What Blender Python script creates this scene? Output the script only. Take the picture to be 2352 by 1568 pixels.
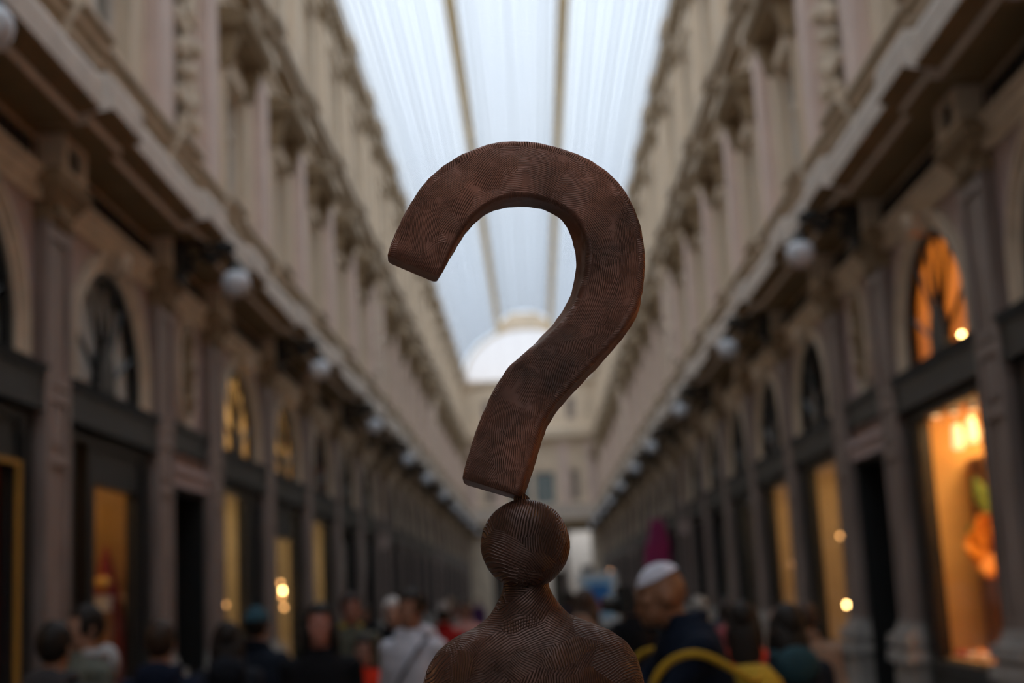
import bpy, bmesh, math, random
from mathutils import Vector, Matrix, Euler, noise
random.seed(7)
PI = math.pi
scene = bpy.context.scene
C = scene.collection
for o in list(bpy.data.objects): bpy.data.objects.remove(o)

# ------------------------------------------------------------------ camera, sky, exposure
cd = bpy.data.cameras.new('camera'); cam = bpy.data.objects.new('camera', cd); C.objects.link(cam)
R3 = Matrix(((0.998616, 0.051676, 0.009762), (0.018683, -0.175079, -0.984377), (-0.04916, 0.983197, -0.175802)))
cam.matrix_world = Matrix.Translation((0.05, 0, 1.65)) @ R3.to_4x4()
cd.sensor_width = 36; cd.lens = 50; cd.clip_end = 400; cd.clip_start = 0.05
cd.dof.use_dof = True; cd.dof.focus_distance = 1.53; cd.dof.aperture_fstop = 3.5
scene.camera = cam
scene.view_settings.view_transform = 'Standard'; scene.view_settings.look = 'None'
scene.view_settings.gamma = 1; scene.view_settings.use_curve_mapping = False
scene.view_settings.exposure = -0.12
w = bpy.data.worlds.new('sky'); scene.world = w; w.use_nodes = True
nt = w.node_tree; nt.nodes.clear()
wo = nt.nodes.new('ShaderNodeOutputWorld'); bg = nt.nodes.new('ShaderNodeBackground')
tc = nt.nodes.new('ShaderNodeTexCoord'); nz = nt.nodes.new('ShaderNodeTexNoise'); cr = nt.nodes.new('ShaderNodeValToRGB')
nz.inputs['Scale'].default_value = 2.2; nz.inputs['Detail'].default_value = 4
cr.color_ramp.elements[0].position = .35; cr.color_ramp.elements[0].color = (.72, .84, 1.0, 1)
cr.color_ramp.elements[1].position = .68; cr.color_ramp.elements[1].color = (.88, .94, 1.0, 1)
nt.links.new(tc.outputs['Generated'], nz.inputs['Vector']); nt.links.new(nz.outputs['Fac'], cr.inputs['Fac'])
# overcast sky: three times brighter overhead than at the horizon
sep = nt.nodes.new('ShaderNodeSeparateXYZ'); nt.links.new(tc.outputs['Generated'], sep.inputs[0])
mr = nt.nodes.new('ShaderNodeMapRange'); mr.inputs['To Min'].default_value = 1.1; mr.inputs['To Max'].default_value = 3.3
nt.links.new(sep.outputs['Z'], mr.inputs['Value']); nt.links.new(mr.outputs[0], bg.inputs['Strength'])
nt.links.new(cr.outputs['Color'], bg.inputs['Color']); nt.links.new(bg.outputs['Background'], wo.inputs['Surface'])

# ------------------------------------------------------------------ materials
MATS = {}
def mat(name, col, rough=.7, metal=0, var=.0, scale=6, bump=0, bscale=30, col2=None, spec=.5, emit=None, estr=0, stretch=None):
    if name in MATS: return MATS[name]
    m = bpy.data.materials.new(name); m.use_nodes = True; MATS[name] = m
    n = m.node_tree.nodes; l = m.node_tree.links; p = n['Principled BSDF']
    p.inputs['Base Color'].default_value = (*col, 1); p.inputs['Roughness'].default_value = rough
    p.inputs['Metallic'].default_value = metal; p.inputs['Specular IOR Level'].default_value = spec
    if emit: p.inputs['Emission Color'].default_value = (*emit, 1); p.inputs['Emission Strength'].default_value = estr
    if var or col2 or bump:
        t = n.new('ShaderNodeTexCoord'); mp = n.new('ShaderNodeMapping'); l.new(t.outputs['Object'], mp.inputs['Vector'])
        if stretch: mp.inputs['Scale'].default_value = stretch
    if var or col2:
        x = n.new('ShaderNodeTexNoise'); x.inputs['Scale'].default_value = scale; x.inputs['Detail'].default_value = 5
        l.new(mp.outputs['Vector'], x.inputs['Vector'])
        r = n.new('ShaderNodeValToRGB'); r.color_ramp.elements[0].position = .33; r.color_ramp.elements[1].position = .67
        c2 = col2 or tuple(min(1, c*(1+var)) for c in col); c1 = col if col2 else tuple(c*(1-var) for c in col)
        r.color_ramp.elements[0].color = (*c1, 1); r.color_ramp.elements[1].color = (*c2, 1)
        l.new(x.outputs['Fac'], r.inputs['Fac']); l.new(r.outputs['Color'], p.inputs['Base Color'])
    if bump:
        x = n.new('ShaderNodeTexNoise'); x.inputs['Scale'].default_value = bscale; x.inputs['Detail'].default_value = 4
        l.new(mp.outputs['Vector'], x.inputs['Vector'])
        b = n.new('ShaderNodeBump'); b.inputs['Strength'].default_value = bump; b.inputs['Distance'].default_value = .02
        l.new(x.outputs['Fac'], b.inputs['Height']); l.new(b.outputs['Normal'], p.inputs['Normal'])
    return m
def glassmat(name, tint, gloss=.1, milk=0, rough=.05):
    m = bpy.data.materials.new(name); m.use_nodes = True; MATS[name] = m
    n = m.node_tree.nodes; l = m.node_tree.links; n.remove(n['Principled BSDF'])
    out = n['Material Output']; tr = n.new('ShaderNodeBsdfTransparent'); tr.inputs['Color'].default_value = (*tint, 1)
    gl = n.new('ShaderNodeBsdfGlossy'); gl.inputs['Roughness'].default_value = rough
    last = tr.outputs[0]
    if milk:
        tl = n.new('ShaderNodeBsdfTranslucent'); tl.inputs['Color'].default_value = (.92, .92, .92, 1)
        mx = n.new('ShaderNodeMixShader'); mx.inputs[0].default_value = milk
        l.new(last, mx.inputs[1]); l.new(tl.outputs[0], mx.inputs[2]); last = mx.outputs[0]
    lw = n.new('ShaderNodeLayerWeight'); lw.inputs['Blend'].default_value = .5
    pw = n.new('ShaderNodeMath'); pw.operation = 'POWER'; pw.inputs[1].default_value = 5; l.new(lw.outputs['Facing'], pw.inputs[0])
    mul = n.new('ShaderNodeMath'); mul.operation = 'MULTIPLY_ADD'; mul.inputs[1].default_value = gloss*5; mul.inputs[2].default_value = gloss*.3
    l.new(pw.outputs[0], mul.inputs[0])
    mx = n.new('ShaderNodeMixShader'); l.new(mul.outputs[0], mx.inputs[0]); l.new(last, mx.inputs[1]); l.new(gl.outputs[0], mx.inputs[2])
    l.new(mx.outputs[0], out.inputs['Surface']); return m
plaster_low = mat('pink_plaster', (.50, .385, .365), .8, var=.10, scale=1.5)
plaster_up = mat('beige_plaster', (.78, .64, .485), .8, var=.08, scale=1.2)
pink_up = mat('pink_stucco', (.78, .62, .55), .8, var=.06, scale=2)
trim = mat('cream_stone', (.72, .60, .46), .75, var=.12, scale=3)
trimlight = mat('pale_stone', (.76, .68, .60), .75, var=.10, scale=3)
soffit = mat('shaded_ochre_soffit', (.26, .165, .075), .8, var=.15, scale=2)
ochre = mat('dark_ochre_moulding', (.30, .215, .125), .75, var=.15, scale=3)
marble = mat('grey_brown_marble', (.20, .15, .13), .45, col2=(.33, .26, .235), scale=3.2, stretch=(1, 1, .35))
basestone = mat('light_marble_base', (.33, .31, .29), .4, var=.15, scale=5)
blackwood = mat('black_painted_wood', (.012, .013, .013), .4, var=.2)
signgrey = mat('dark_grey_sign', (.026, .030, .031), .45, var=.2)
iron = mat('black_iron', (.018, .016, .013), .5)
opal = mat('opal_glass', (.72, .75, .80), .25, spec=.4)
blind = mat('grey_green_blind', (.36, .37, .31), .8, var=.08, scale=2)
curtain = mat('pale_curtain', (.46, .47, .45), .85, var=.1, scale=4)
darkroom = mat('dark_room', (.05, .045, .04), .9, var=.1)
reflectgrey = mat('reflection_grey', (.66, .66, .64), .85, var=.12, scale=2)  # pale grey stands in for reflections in the fanlight glass
creamint = mat('cream_interior', (.70, .58, .38), .8, var=.04)
orangeint = mat('orange_interior', (.82, .49, .17), .7, var=.05, scale=2)
brownint = mat('brown_interior', (.30, .13, .035), .7, var=.1)
warmint = mat('warm_beige_interior', (.68, .52, .33), .8, var=.05)
redint = mat('deep_red_interior', (.30, .014, .010), .7, var=.1)
gold = mat('gold_strip', (.55, .30, .05), .45, .3, var=.1)
golddrape = mat('gold_drape', (.50, .27, .06), .55, .0, col2=(.36, .20, .05), scale=4, stretch=(3, 3, .6))
shopglass = glassmat('shop_glass', (.97, .975, .975), .08)
roofglass = glassmat('roof_glass', (.90, .92, .94), .12, milk=.35)
def blindmat(name, col):
    m = bpy.data.materials.new(name); m.use_nodes = True; n = m.node_tree.nodes; l = m.node_tree.links; n.remove(n['Principled BSDF'])
    t = n.new('ShaderNodeBsdfTranslucent'); t.inputs[0].default_value = (*col, 1); d = n.new('ShaderNodeBsdfDiffuse'); d.inputs[0].default_value = (*col, 1)
    x = n.new('ShaderNodeMixShader'); x.inputs[0].default_value = .35; l.new(t.outputs[0], x.inputs[1]); l.new(d.outputs[0], x.inputs[2]); l.new(x.outputs[0], n['Material Output'].inputs['Surface']); MATS[name] = m; return m
orangeblind = blindmat('orange_paper_blind', (.85, .52, .20)); creamblind = blindmat('cream_paper_blind', (.84, .68, .44))
lanternglass = glassmat('lantern_glass', (.78, .79, .80), .12, milk=.30)
frosted = glassmat('frosted_glass', (.66, .58, .56), .0, milk=.8, rough=.3)
ribmat = mat('grey_iron_bars', (.30, .33, .38), .5, .0)
beammat = mat('cream_iron_beam', (.90, .72, .42), .6, var=.08)

# ------------------------------------------------------------------ mesh helpers
class MB:
    def __init__(s, sx=1): s.v = []; s.f = []; s.m = []; s.sx = sx; s.cm = 0
    def add(s, vs, fs):
        b = len(s.v); s.v += [tuple(p) for p in vs]
        for f in fs: s.f.append(tuple(i+b for i in f)); s.m.append(s.cm)
        return s
    def box(s, x0, x1, y0, y1, z0, z1):
        v = [(x, y, z) for z in (z0, z1) for y in (y0, y1) for x in (x0, x1)]
        return s.add(v, [(0, 2, 3, 1), (4, 5, 7, 6), (0, 1, 5, 4), (2, 6, 7, 3), (0, 4, 6, 2), (1, 3, 7, 5)])
    def taper(s, x0, x1, y0, y1, z0, X0, X1, Y0, Y1, z1):
        v = [(x0, y0, z0), (x1, y0, z0), (x0, y1, z0), (x1, y1, z0), (X0, Y0, z1), (X1, Y0, z1), (X0, Y1, z1), (X1, Y1, z1)]
        return s.add(v, [(0, 2, 3, 1), (4, 5, 7, 6), (0, 1, 5, 4), (2, 6, 7, 3), (0, 4, 6, 2), (1, 3, 7, 5)])
    def quad(s, *p): return s.add(p, [tuple(range(len(p)))])
    def prof(s, pr, y0, y1):                      # closed (x,z) profile drawn out along y
        n = len(pr); v = [(x, y0, z) for x, z in pr] + [(x, y1, z) for x, z in pr]
        return s.add(v, [(i, (i+1) % n, (i+1) % n+n, i+n) for i in range(n)] + [tuple(range(n)), tuple(range(2*n-1, n-1, -1))])
    def tube(s, pts, r, n=6, cap=True):
        pts = [Vector(p) for p in pts]; rs = r if isinstance(r, (list, tuple)) else [r]*len(pts)
        rings = []
        up = Vector((0, 0, 1))
        for i, p in enumerate(pts):
            d = (pts[min(i+1, len(pts)-1)]-pts[max(i-1, 0)]).normalized()
            a = d.cross(up)
            if a.length < .05: a = d.cross(Vector((1, 0, 0)))
            a.normalize(); b = d.cross(a)
            q = rs[i] if isinstance(rs[i], tuple) else (rs[i], rs[i])
            rings.append([p+a*math.cos(2*PI*k/n)*q[0]+b*math.sin(2*PI*k/n)*q[1] for k in range(n)])
        v = [p for g in rings for p in g]
        f = [(i*n+k, i*n+(k+1) % n, (i+1)*n+(k+1) % n, (i+1)*n+k) for i in range(len(pts)-1) for k in range(n)]
        if cap: f += [tuple(range(n)), tuple(range(len(v)-1, len(v)-n-1, -1))]
        return s.add(v, f)
    def lathe(s, prof, c=(0, 0, 0), n=16):
        v = []; 
        for r, z in prof: v += [(c[0]+r*math.cos(2*PI*k/n), c[1]+r*math.sin(2*PI*k/n), c[2]+z) for k in range(n)]
        f = [(i*n+k, i*n+(k+1) % n, (i+1)*n+(k+1) % n, (i+1)*n+k) for i in range(len(prof)-1) for k in range(n)]
        f += [tuple(range(n-1, -1, -1)), tuple(range(len(v)-n, len(v)))]
        return s.add(v, f)
    def ell(s, c, r, n=12, m=8, rot=None):
        if not isinstance(r, (list, tuple)): r = (r, r, r)
        v = []
        for i in range(m+1):
            t = PI*i/m
            for k in range(n):
                p = Vector((r[0]*math.sin(t)*math.cos(2*PI*k/n), r[1]*math.sin(t)*math.sin(2*PI*k/n), r[2]*math.cos(t)))
                if rot: p = rot @ p
                v.append(p+Vector(c))
        f = [(i*n+k, (i+1)*n+k, (i+1)*n+(k+1) % n, i*n+(k+1) % n) for i in range(m) for k in range(n)]
        return s.add(v, f)
    def mesh(s, name, mats, smooth=False):
        me = bpy.data.meshes.new(name)
        me.from_pydata([(x*s.sx, y, z) for x, y, z in s.v], [], s.f)
        bm = bmesh.new(); bm.from_mesh(me); 
        for f, mi in zip(bm.faces, s.m): f.material_index = mi; f.smooth = smooth
        bmesh.ops.delete(bm, geom=[v for v in bm.verts if not v.link_faces], context='VERTS')
        bmesh.ops.remove_doubles(bm, verts=bm.verts, dist=1e-5)
        bmesh.ops.recalc_face_normals(bm, faces=bm.faces)
        bm.to_mesh(me); bm.free()
        for m in (mats if isinstance(mats, (list, tuple)) else [mats]): me.materials.append(m)
        return me
    def build(s, name, mats, parent=None, loc=(0, 0, 0), smooth=False, **kw):
        return link(name, s.mesh(name, mats, smooth), parent, loc, **kw)
def link(name, me, parent=None, loc=(0, 0, 0), **kw):
    o = bpy.data.objects.new(name, me); C.objects.link(o); o.location = loc
    if parent: o.parent = parent
    for k, v in kw.items(): o[k] = v
    return o
def empty(name, label, cat, loc=(0, 0, 0), group=None, kind=None, rz=0):
    o = bpy.data.objects.new(name, None); C.objects.link(o); o.location = loc; o.rotation_euler = (0, 0, rz); o.empty_display_size = .1
    tag(o, label, cat, group, kind); return o
def tag(o, label, cat, group=None, kind=None):
    o['label'] = label; o['category'] = cat
    if group: o['group'] = group
    if kind: o['kind'] = kind
    return o
CACHE = {}
def cached(key, fn, name, mats, smooth=False):     # alike pieces share their mesh
    if key not in CACHE: CACHE[key] = fn().mesh(name, mats, smooth)
    return CACHE[key]
ORD = ['nearest', 'second', 'third', 'fourth', 'fifth', 'sixth', 'seventh', 'eighth', 'ninth', 'tenth', 'eleventh', 'twelfth']

# ------------------------------------------------------------------ the gallery: rhythm of bays
PY = [11.72, 15.22, 17.7, 21.32]                   # pilaster centres along the gallery
kinds = ['arch', 'narrow', 'arch']
seq = ['arch']*4 + ['narrow'] + ['arch']*5 + ['narrow'] + ['arch']*5 + ['narrow'] + ['arch']*2
for k in seq: PY.append(PY[-1] + (3.68 if k == 'arch' else 2.48)); kinds.append(k)
back = ['arch']*4 + ['narrow'] + ['arch']*4
for k in back: PY.insert(0, PY[0] - (3.66 if k == 'arch' else 2.48)); kinds.insert(0, k)
YA, YB = PY[0], PY[-1]
IA = PY.index(11.72)
LAMP_I = {IA-1, IA+1, IA+3, IA+5, IA+7, IA+9, IA+11, IA+13, IA+15, IA+17, IA+19, IA-3, IA-5}
WF = 4.0
def arch_pts(r, zc, n=14): return [(r*math.cos(PI*k/n), zc+r*math.sin(PI*k/n)) for k in range(n+1)]
def add_wall_bay(mb, y0, y1, kind):
    yc = (y0+y1)/2; g = (y1-y0)/2-.31
    mb.cm = 0
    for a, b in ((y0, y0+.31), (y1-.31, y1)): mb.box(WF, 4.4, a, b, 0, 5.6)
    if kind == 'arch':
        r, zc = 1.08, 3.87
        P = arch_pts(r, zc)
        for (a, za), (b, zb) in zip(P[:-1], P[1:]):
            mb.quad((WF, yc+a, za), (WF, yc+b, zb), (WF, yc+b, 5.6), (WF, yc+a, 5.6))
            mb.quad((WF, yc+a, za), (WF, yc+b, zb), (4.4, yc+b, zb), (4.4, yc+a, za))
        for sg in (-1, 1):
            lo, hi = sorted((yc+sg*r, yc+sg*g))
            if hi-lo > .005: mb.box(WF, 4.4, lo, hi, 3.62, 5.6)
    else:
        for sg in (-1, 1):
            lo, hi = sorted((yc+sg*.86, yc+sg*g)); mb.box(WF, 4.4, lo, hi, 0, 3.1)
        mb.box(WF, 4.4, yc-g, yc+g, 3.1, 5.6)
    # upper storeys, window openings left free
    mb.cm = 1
    for z0, z1, h, a, b in ((5.6, 10.7, .66, 6.95, 9.12), (10.7, 14.9, .58, 11.55, 13.55)):
        if kind == 'narrow': h *= .62
        mb.box(WF, 4.35, y0, yc-h, z0, z1); mb.box(WF, 4.35, yc+h, y1, z0, z1)
        mb.box(WF, 4.35, yc-h, yc+h, z0, a); mb.box(WF, 4.35, yc-h, yc+h, b, z1)
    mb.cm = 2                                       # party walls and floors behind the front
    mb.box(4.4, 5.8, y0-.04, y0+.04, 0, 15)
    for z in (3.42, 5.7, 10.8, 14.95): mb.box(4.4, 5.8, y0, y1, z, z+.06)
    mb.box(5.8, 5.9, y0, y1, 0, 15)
WALL = {}
def ressauts(mb, pr, hw, d):                        # the moulding breaks forward over each pilaster
    for y in PY: mb.prof([(x-d, z-.004) for x, z in pr], y-hw, y+hw)
CORN = [(4.05, 5.68), (3.61, 5.68), (3.59, 5.69), (3.58, 5.76), (3.56, 5.77), (3.41, 5.80), (3.39, 5.82), (3.385, 6.06), (3.42, 6.13), (4.05, 6.16)]
ARCHI = [(4.02, 5.09), (3.96, 5.09), (3.955, 5.18), (3.93, 5.19), (3.92, 5.27), (3.87, 5.31), (3.865, 5.34), (4.02, 5.35)]
SILL = [(4.02, 6.46), (3.78, 6.48), (3.76, 6.52), (3.75, 6.60), (3.70, 6.64), (3.68, 6.72), (3.62, 6.75), (3.615, 6.81), (4.02, 6.86)]
UCORN = [(4.02, 10.35), (3.96, 10.35), (3.94, 10.5), (3.78, 10.58), (3.76, 10.70), (3.66, 10.74), (3.64, 10.92), (4.02, 11.0)]
TOPC = [(4.3, 14.15), (3.97, 14.15), (3.95, 14.35), (3.86, 14.42), (3.84, 14.58), (3.74, 14.66), (3.72, 14.86), (3.80, 14.98), (4.3, 15.05)]
for sx, side in ((-1, 'left'), (1, 'right')):
    mb = MB(sx)
    for i, k in enumerate(kinds): add_wall_bay(mb, PY[i], PY[i+1], k)
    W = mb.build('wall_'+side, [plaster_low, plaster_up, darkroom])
    tag(W, f'long {side} wall of the arcade with pilasters, arches and cornices', 'wall', kind='structure'); WALL[sx] = W
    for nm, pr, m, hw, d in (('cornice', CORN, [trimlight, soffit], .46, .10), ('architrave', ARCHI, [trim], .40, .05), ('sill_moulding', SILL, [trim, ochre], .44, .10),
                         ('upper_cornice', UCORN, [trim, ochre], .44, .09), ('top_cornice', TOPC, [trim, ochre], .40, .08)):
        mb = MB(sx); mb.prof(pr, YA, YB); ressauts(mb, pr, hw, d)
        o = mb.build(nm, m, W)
        if nm != 'architrave':                         # undersides take a darker ochre for the shade beneath
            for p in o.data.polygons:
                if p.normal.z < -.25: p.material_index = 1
    mb = MB(sx); mb.prof([(4.02, 6.1), (3.80, 6.1), (3.80, 6.5), (4.02, 6.5)], YA, YB); ressauts(mb, [(4.02, 6.1), (3.80, 6.1), (3.80, 6.5), (4.02, 6.5)], .40, .10)
    mb.build('plinth_course', trimlight, W)
    # dentils under the top cornice
    mb = MB(sx)
    y = -2.0
    while y < 70: mb.box(3.80, 3.98, y, y+.16, 14.42, 14.56); y += .42
    mb.build('dentil_row', ochre, W, kind='stuff')
    # guttering and cresting along the glass edge
    mb = MB(sx); y = 2.0
    while y < YB: mb.box(3.78, 3.86, y, y+.2, 14.98, 15.16); y += .56
    mb.prof([(3.76, 15.0), (3.9, 15.0), (3.9, 15.06), (3.76, 15.06)], YA, YB)
    mb.build('gutter_cresting', ribmat, W, kind='stuff')

def pil_shaft(sx):
    m = MB(sx); m.box(3.90, 4.0, -.31, .31, 1.18, 4.98)
    for a in (-.31, .22): m.box(3.872, 3.90, a, a+.09, 1.18, 4.98)
    for z in (1.18, 2.9, 3.42, 3.55, 4.8): m.box(3.874, 3.90, -.22, .22, z, z+.10)
    m.box(3.88, 3.90, -.13, .13, 3.06, 3.38); return m
def pil_base(sx):
    m = MB(sx); m.box(3.80, 4.0, -.38, .38, 0, .78)
    for o, h, z0, z1 in ((3.74, .44, .78, .90), (3.79, .39, .90, .95), (3.75, .42, .95, 1.06), (3.81, .37, 1.06, 1.10), (3.84, .345, 1.10, 1.18)):
        m.taper(o, 4.0, -h, h, z0, o+.012, 4.0, -h+.012, h-.012, z1)
    return m
def pil_cap(sx):
    m = MB(sx); m.box(3.86, 4.0, -.33, .33, 4.93, 4.99); m.box(3.89, 4.0, -.31, .31, 4.99, 5.08)
    m.taper(3.86, 4.0, -.33, .33, 5.08, 3.76, 4.0, -.42, .42, 5.22); m.box(3.74, 4.0, -.44, .44, 5.22, 5.34)
    m.box(3.82, 3.9, -.2, .2, 4.99, 5.1); return m
def console(sx):
    m = MB(sx); m.box(3.74, 4.0, -.30, -.20, 5.34, 5.67); m.box(3.74, 4.0, .20, .30, 5.34, 5.67); m.box(3.74, 4.0, -.2, .2, 5.34, 5.39); m.box(3.74, 4.0, -.2, .2, 5.62, 5.67); m.cm = 1
    m.box(3.80, 4.0, -.2, .2, 5.39, 5.62); return m
def up_pil(sx):
    m = MB(sx); m.box(3.90, 4.0, -.36, .36, 6.86, 10.0); m.box(3.86, 3.92, -.26, .26, 7.0, 9.8); m.box(3.84, 4.0, -.42, .42, 6.84, 7.0)
    m.cm = 1; m.box(3.86, 4.0, -.40, .40, 9.78, 9.84); m.taper(3.88, 4.0, -.37, .37, 9.9, 3.76, 4.0, -.46, .46, 10.1); m.box(3.74, 4.0, -.48, .48, 10.1, 10.36); return m
def at_pil(sx):
    m = MB(sx); m.box(3.90, 4.0, -.34, .34, 11.0, 13.9); m.cm = 1; m.taper(3.9, 4.0, -.34, .34, 13.8, 3.80, 4.0, -.44, .44, 14.0); m.box(3.78, 4.0, -.46, .46, 14.0, 14.16); return m
def arch_mould(sx):
    m = MB(sx); zc = 3.87
    for r0, r1, o in ((1.06, 1.14, 3.955), (1.14, 1.20, 3.93), (1.20, 1.24, 3.90)):
        A = [(r0*math.cos(PI*k/18), r0*math.sin(PI*k/18)) for k in range(19)]; B = [(r1*math.cos(PI*k/18), r1*math.sin(PI*k/18)) for k in range(19)]
        A = [(r0, -.22)]+A+[(-r0, -.22)]; B = [(r1, -.22)]+B+[(-r1, -.22)]
        for i in range(len(A)-1):
            q = [A[i], A[i+1], B[i+1], B[i]]
            m.add([(o, y, zc+z) for y, z in q]+[(4.01, y, zc+z) for y, z in q], [(0, 1, 2, 3), (0, 1, 5, 4), (2, 3, 7, 6), (1, 2, 6, 5), (0, 3, 7, 4)])
    return m
def keystone(sx):
    m = MB(sx); m.taper(3.84, 4.0, -.10, .10, 4.90, 3.80, 4.0, -.15, .15, 5.10); m.ell((3.82, 0, 5.02), (.06, .09, .11), 8, 6); return m
def grille(sx, L):
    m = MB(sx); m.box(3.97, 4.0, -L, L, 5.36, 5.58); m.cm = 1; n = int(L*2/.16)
    for k in range(n+1):
        y = -L+k*2*L/n
        m.tube([(3.95, y, 5.36), (3.94, y+.06, 5.47), (3.95, y, 5.58)], .014, 4); m.tube([(3.95, y+.08, 5.36), (3.94, y+.02, 5.47), (3.95, y+.08, 5.58)], .012, 4)
    return m
def relief(sx):                                     # tall oval panel of stacked stucco ornament over the doors
    m = MB(sx)
    A = [(.30*math.cos(2*PI*k/24), .62*math.sin(2*PI*k/24)) for k in range(24)]; B = [(.38*math.cos(2*PI*k/24), .70*math.sin(2*PI*k/24)) for k in range(24)]
    for k in range(24):
        q = [A[k], A[(k+1) % 24], B[(k+1) % 24], B[k]]
        m.add([(3.93, y, 4.42+z) for y, z in q]+[(4.0, y, 4.42+z) for y, z in q], [(0, 1, 2, 3), (0, 1, 5, 4), (2, 3, 7, 6)])
    m.cm = 1
    for z, r in ((4.78, .15), (4.42, .19), (4.06, .14)):
        m.ell((3.96, 0, z), (.08, r, r), 10, 6); m.ell((3.89, 0, z), (.05, r*.4, r*.4), 8, 5)
        for k in range(6): m.ell((3.93, r*.75*math.cos(k*PI/3), z+r*.75*math.sin(k*PI/3)), (.045, .055, .055), 6, 5)
    for z in (4.6, 4.24):
        for y in (-.12, .12): m.ell((3.95, y, z), (.05, .07, .05), 6, 5)
    return m
def trophy(sx):                                     # sculpted trophy in the upper narrow bays
    m = MB(sx); m.box(3.95, 4.0, -.62, -.50, 7.0, 9.9); m.box(3.95, 4.0, .50, .62, 7.0, 9.9); m.box(3.93, 4.0, -.62, .62, 9.85, 10.0)
    m.cm = 1; rr = random.Random(3)
    m.tube([(4.0, 0, 7.0), (3.96, .02, 8.4), (3.97, 0, 9.8)], [.10, .07, .05], 6)
    for k in range(26):
        z = 7.15+k*.1; a = .32*math.sin(k*1.9); m.ell((3.95-rr.random()*.05, a, z), (.06+rr.random()*.06, .09+rr.random()*.09, .07+rr.random()*.09), 7, 5)
    m.ell((3.88, 0, 8.9), (.1, .13, .17), 8, 6); m.ell((3.9, 0, 7.7), (.09, .22, .16), 8, 6)
    return m
def hood(sx):
    m = MB(sx)
    for a in (-.80, .66): m.box(3.94, 4.0, a, a+.14, 6.86, 9.14)
    m.box(3.94, 4.0, -.80, .80, 9.12, 9.34); m.cm = 1
    for a in (-.86, .68): m.taper(3.86, 4.0, a, a+.18, 9.1, 3.70, 4.0, a, a+.18, 9.62)
    m.prof([(4.0, 9.62), (3.66, 9.62), (3.64, 9.70), (3.58, 9.72), (3.56, 9.82), (4.0, 9.95)], -.98, .98)
    m.add([(3.62, -.9, 9.86), (3.62, .9, 9.86), (3.62, 0, 10.2), (4, -.9, 9.86), (4, .9, 9.86), (4, 0, 10.2)], [(0, 1, 2), (0, 2, 5, 3), (1, 4, 5, 2)])
    m.cm = 0; m.box(3.86, 4.0, -.9, .9, 6.84, 6.96); return m
def at_frame(sx):
    m = MB(sx)
    for a in (-.70, .58): m.box(3.95, 4.0, a, a+.12, 11.4, 13.66)
    m.box(3.95, 4.0, -.7, .7, 13.55, 13.72); m.box(3.86, 4.0, -.82, .82, 13.72, 13.84); m.box(3.88, 4.0, -.8, .8, 11.38, 11.54); return m
for sx, side in ((-1, 'left'), (1, 'right')):
    W = WALL[sx]
    for i, y in enumerate(PY):
        p = link('pilaster', cached(('shaft', sx), lambda: pil_shaft(sx), 'pilaster', marble), W, (0, y, 0))
        link('base', cached(('base', sx), lambda: pil_base(sx), 'base', basestone), p)
        link('capital', cached(('cap', sx), lambda: pil_cap(sx), 'capital', ochre), p)
        link('console', cached(('con', sx), lambda: console(sx), 'console', [trim, iron]), p)
        link('upper_pilaster', cached(('up', sx), lambda: up_pil(sx), 'upper_pilaster', [pink_up, trim]), W, (0, y, 0))
        link('attic_pilaster', cached(('atp', sx), lambda: at_pil(sx), 'attic_pilaster', [plaster_up, ochre]), W, (0, y, 0))
    for i, k in enumerate(kinds):
        yc = (PY[i]+PY[i+1])/2
        if k == 'arch':
            link('arch_moulding', cached(('am', sx), lambda: arch_mould(sx), 'arch_moulding', trim), W, (0, yc, 0))
            link('keystone', cached(('ks', sx), lambda: keystone(sx), 'keystone', trim), W, (0, yc, 0))
            link('frieze_grille', cached(('gr', sx), lambda: grille(sx, 1.38), 'frieze_grille', [darkroom, iron]), W, (0, yc, 0))
            link('window_hood', cached(('hd', sx), lambda: hood(sx), 'window_hood', [plaster_up, ochre]), W, (0, yc, 0))
            link('attic_window_surround', cached(('af', sx), lambda: at_frame(sx), 'attic_window_surround', trim), W, (0, yc, 0))
        else:
            link('oval_relief', cached(('re', sx), lambda: relief(sx), 'oval_relief', [trim, ochre]), W, (0, yc, 0))
            link('frieze_grille', cached(('gr2', sx), lambda: grille(sx, .8), 'frieze_grille', [darkroom, iron]), W, (0, yc, 0))
            link('sculpted_trophy', cached(('tr', sx), lambda: trophy(sx), 'sculpted_trophy', [pink_up, trim]), W, (0, yc, 0))
# ------------------------------------------------------------------ floor, end walls, glass vault
floor = mat('stone_paving', (.16, .15, .14), .45, var=.2, scale=1.5)
fl = MB(); fl.box(-6, 6, YA-6, 125, -.2, 0)
tag(fl.build('floor', floor), 'grey stone paving of the arcade under the crowd', 'floor', kind='structure')

YE = 86.0
ew = MB()
ew.box(-4.3, -2.7, YE, YE+.5, 0, 5.35); ew.box(3.35, 4.3, YE, YE+.5, 0, 5.35)
def wall_with_holes(mb, y0, y1, x0, x1, z0, z1, holes):
    xs = sorted({x0, x1, *[h[0] for h in holes], *[h[1] for h in holes]}); zs = sorted({z0, z1, *[h[2] for h in holes], *[h[3] for h in holes]})
    for a, b in zip(xs[:-1], xs[1:]):
        for c, d in zip(zs[:-1], zs[1:]):
            if not any(h[0] <= (a+b)/2 <= h[1] and h[2] <= (c+d)/2 <= h[3] for h in holes): mb.box(a, b, y0, y1, c, d)
EH = [(.12, 1.38, 6.95, 8.95), (-1.38, -.12, 6.95, 8.95), (2.3, 2.85, 7.1, 9.0), (-2.85, -2.3, 7.1, 9.0), (2.25, 2.85, 12.0, 13.4), (-2.85, -2.25, 12.0, 13.4), (-.5, .5, 12.0, 13.4)]
wall_with_holes(ew, YE, YE+.4, -4.3, 4.3, 5.35, 14.55, EH)
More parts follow.
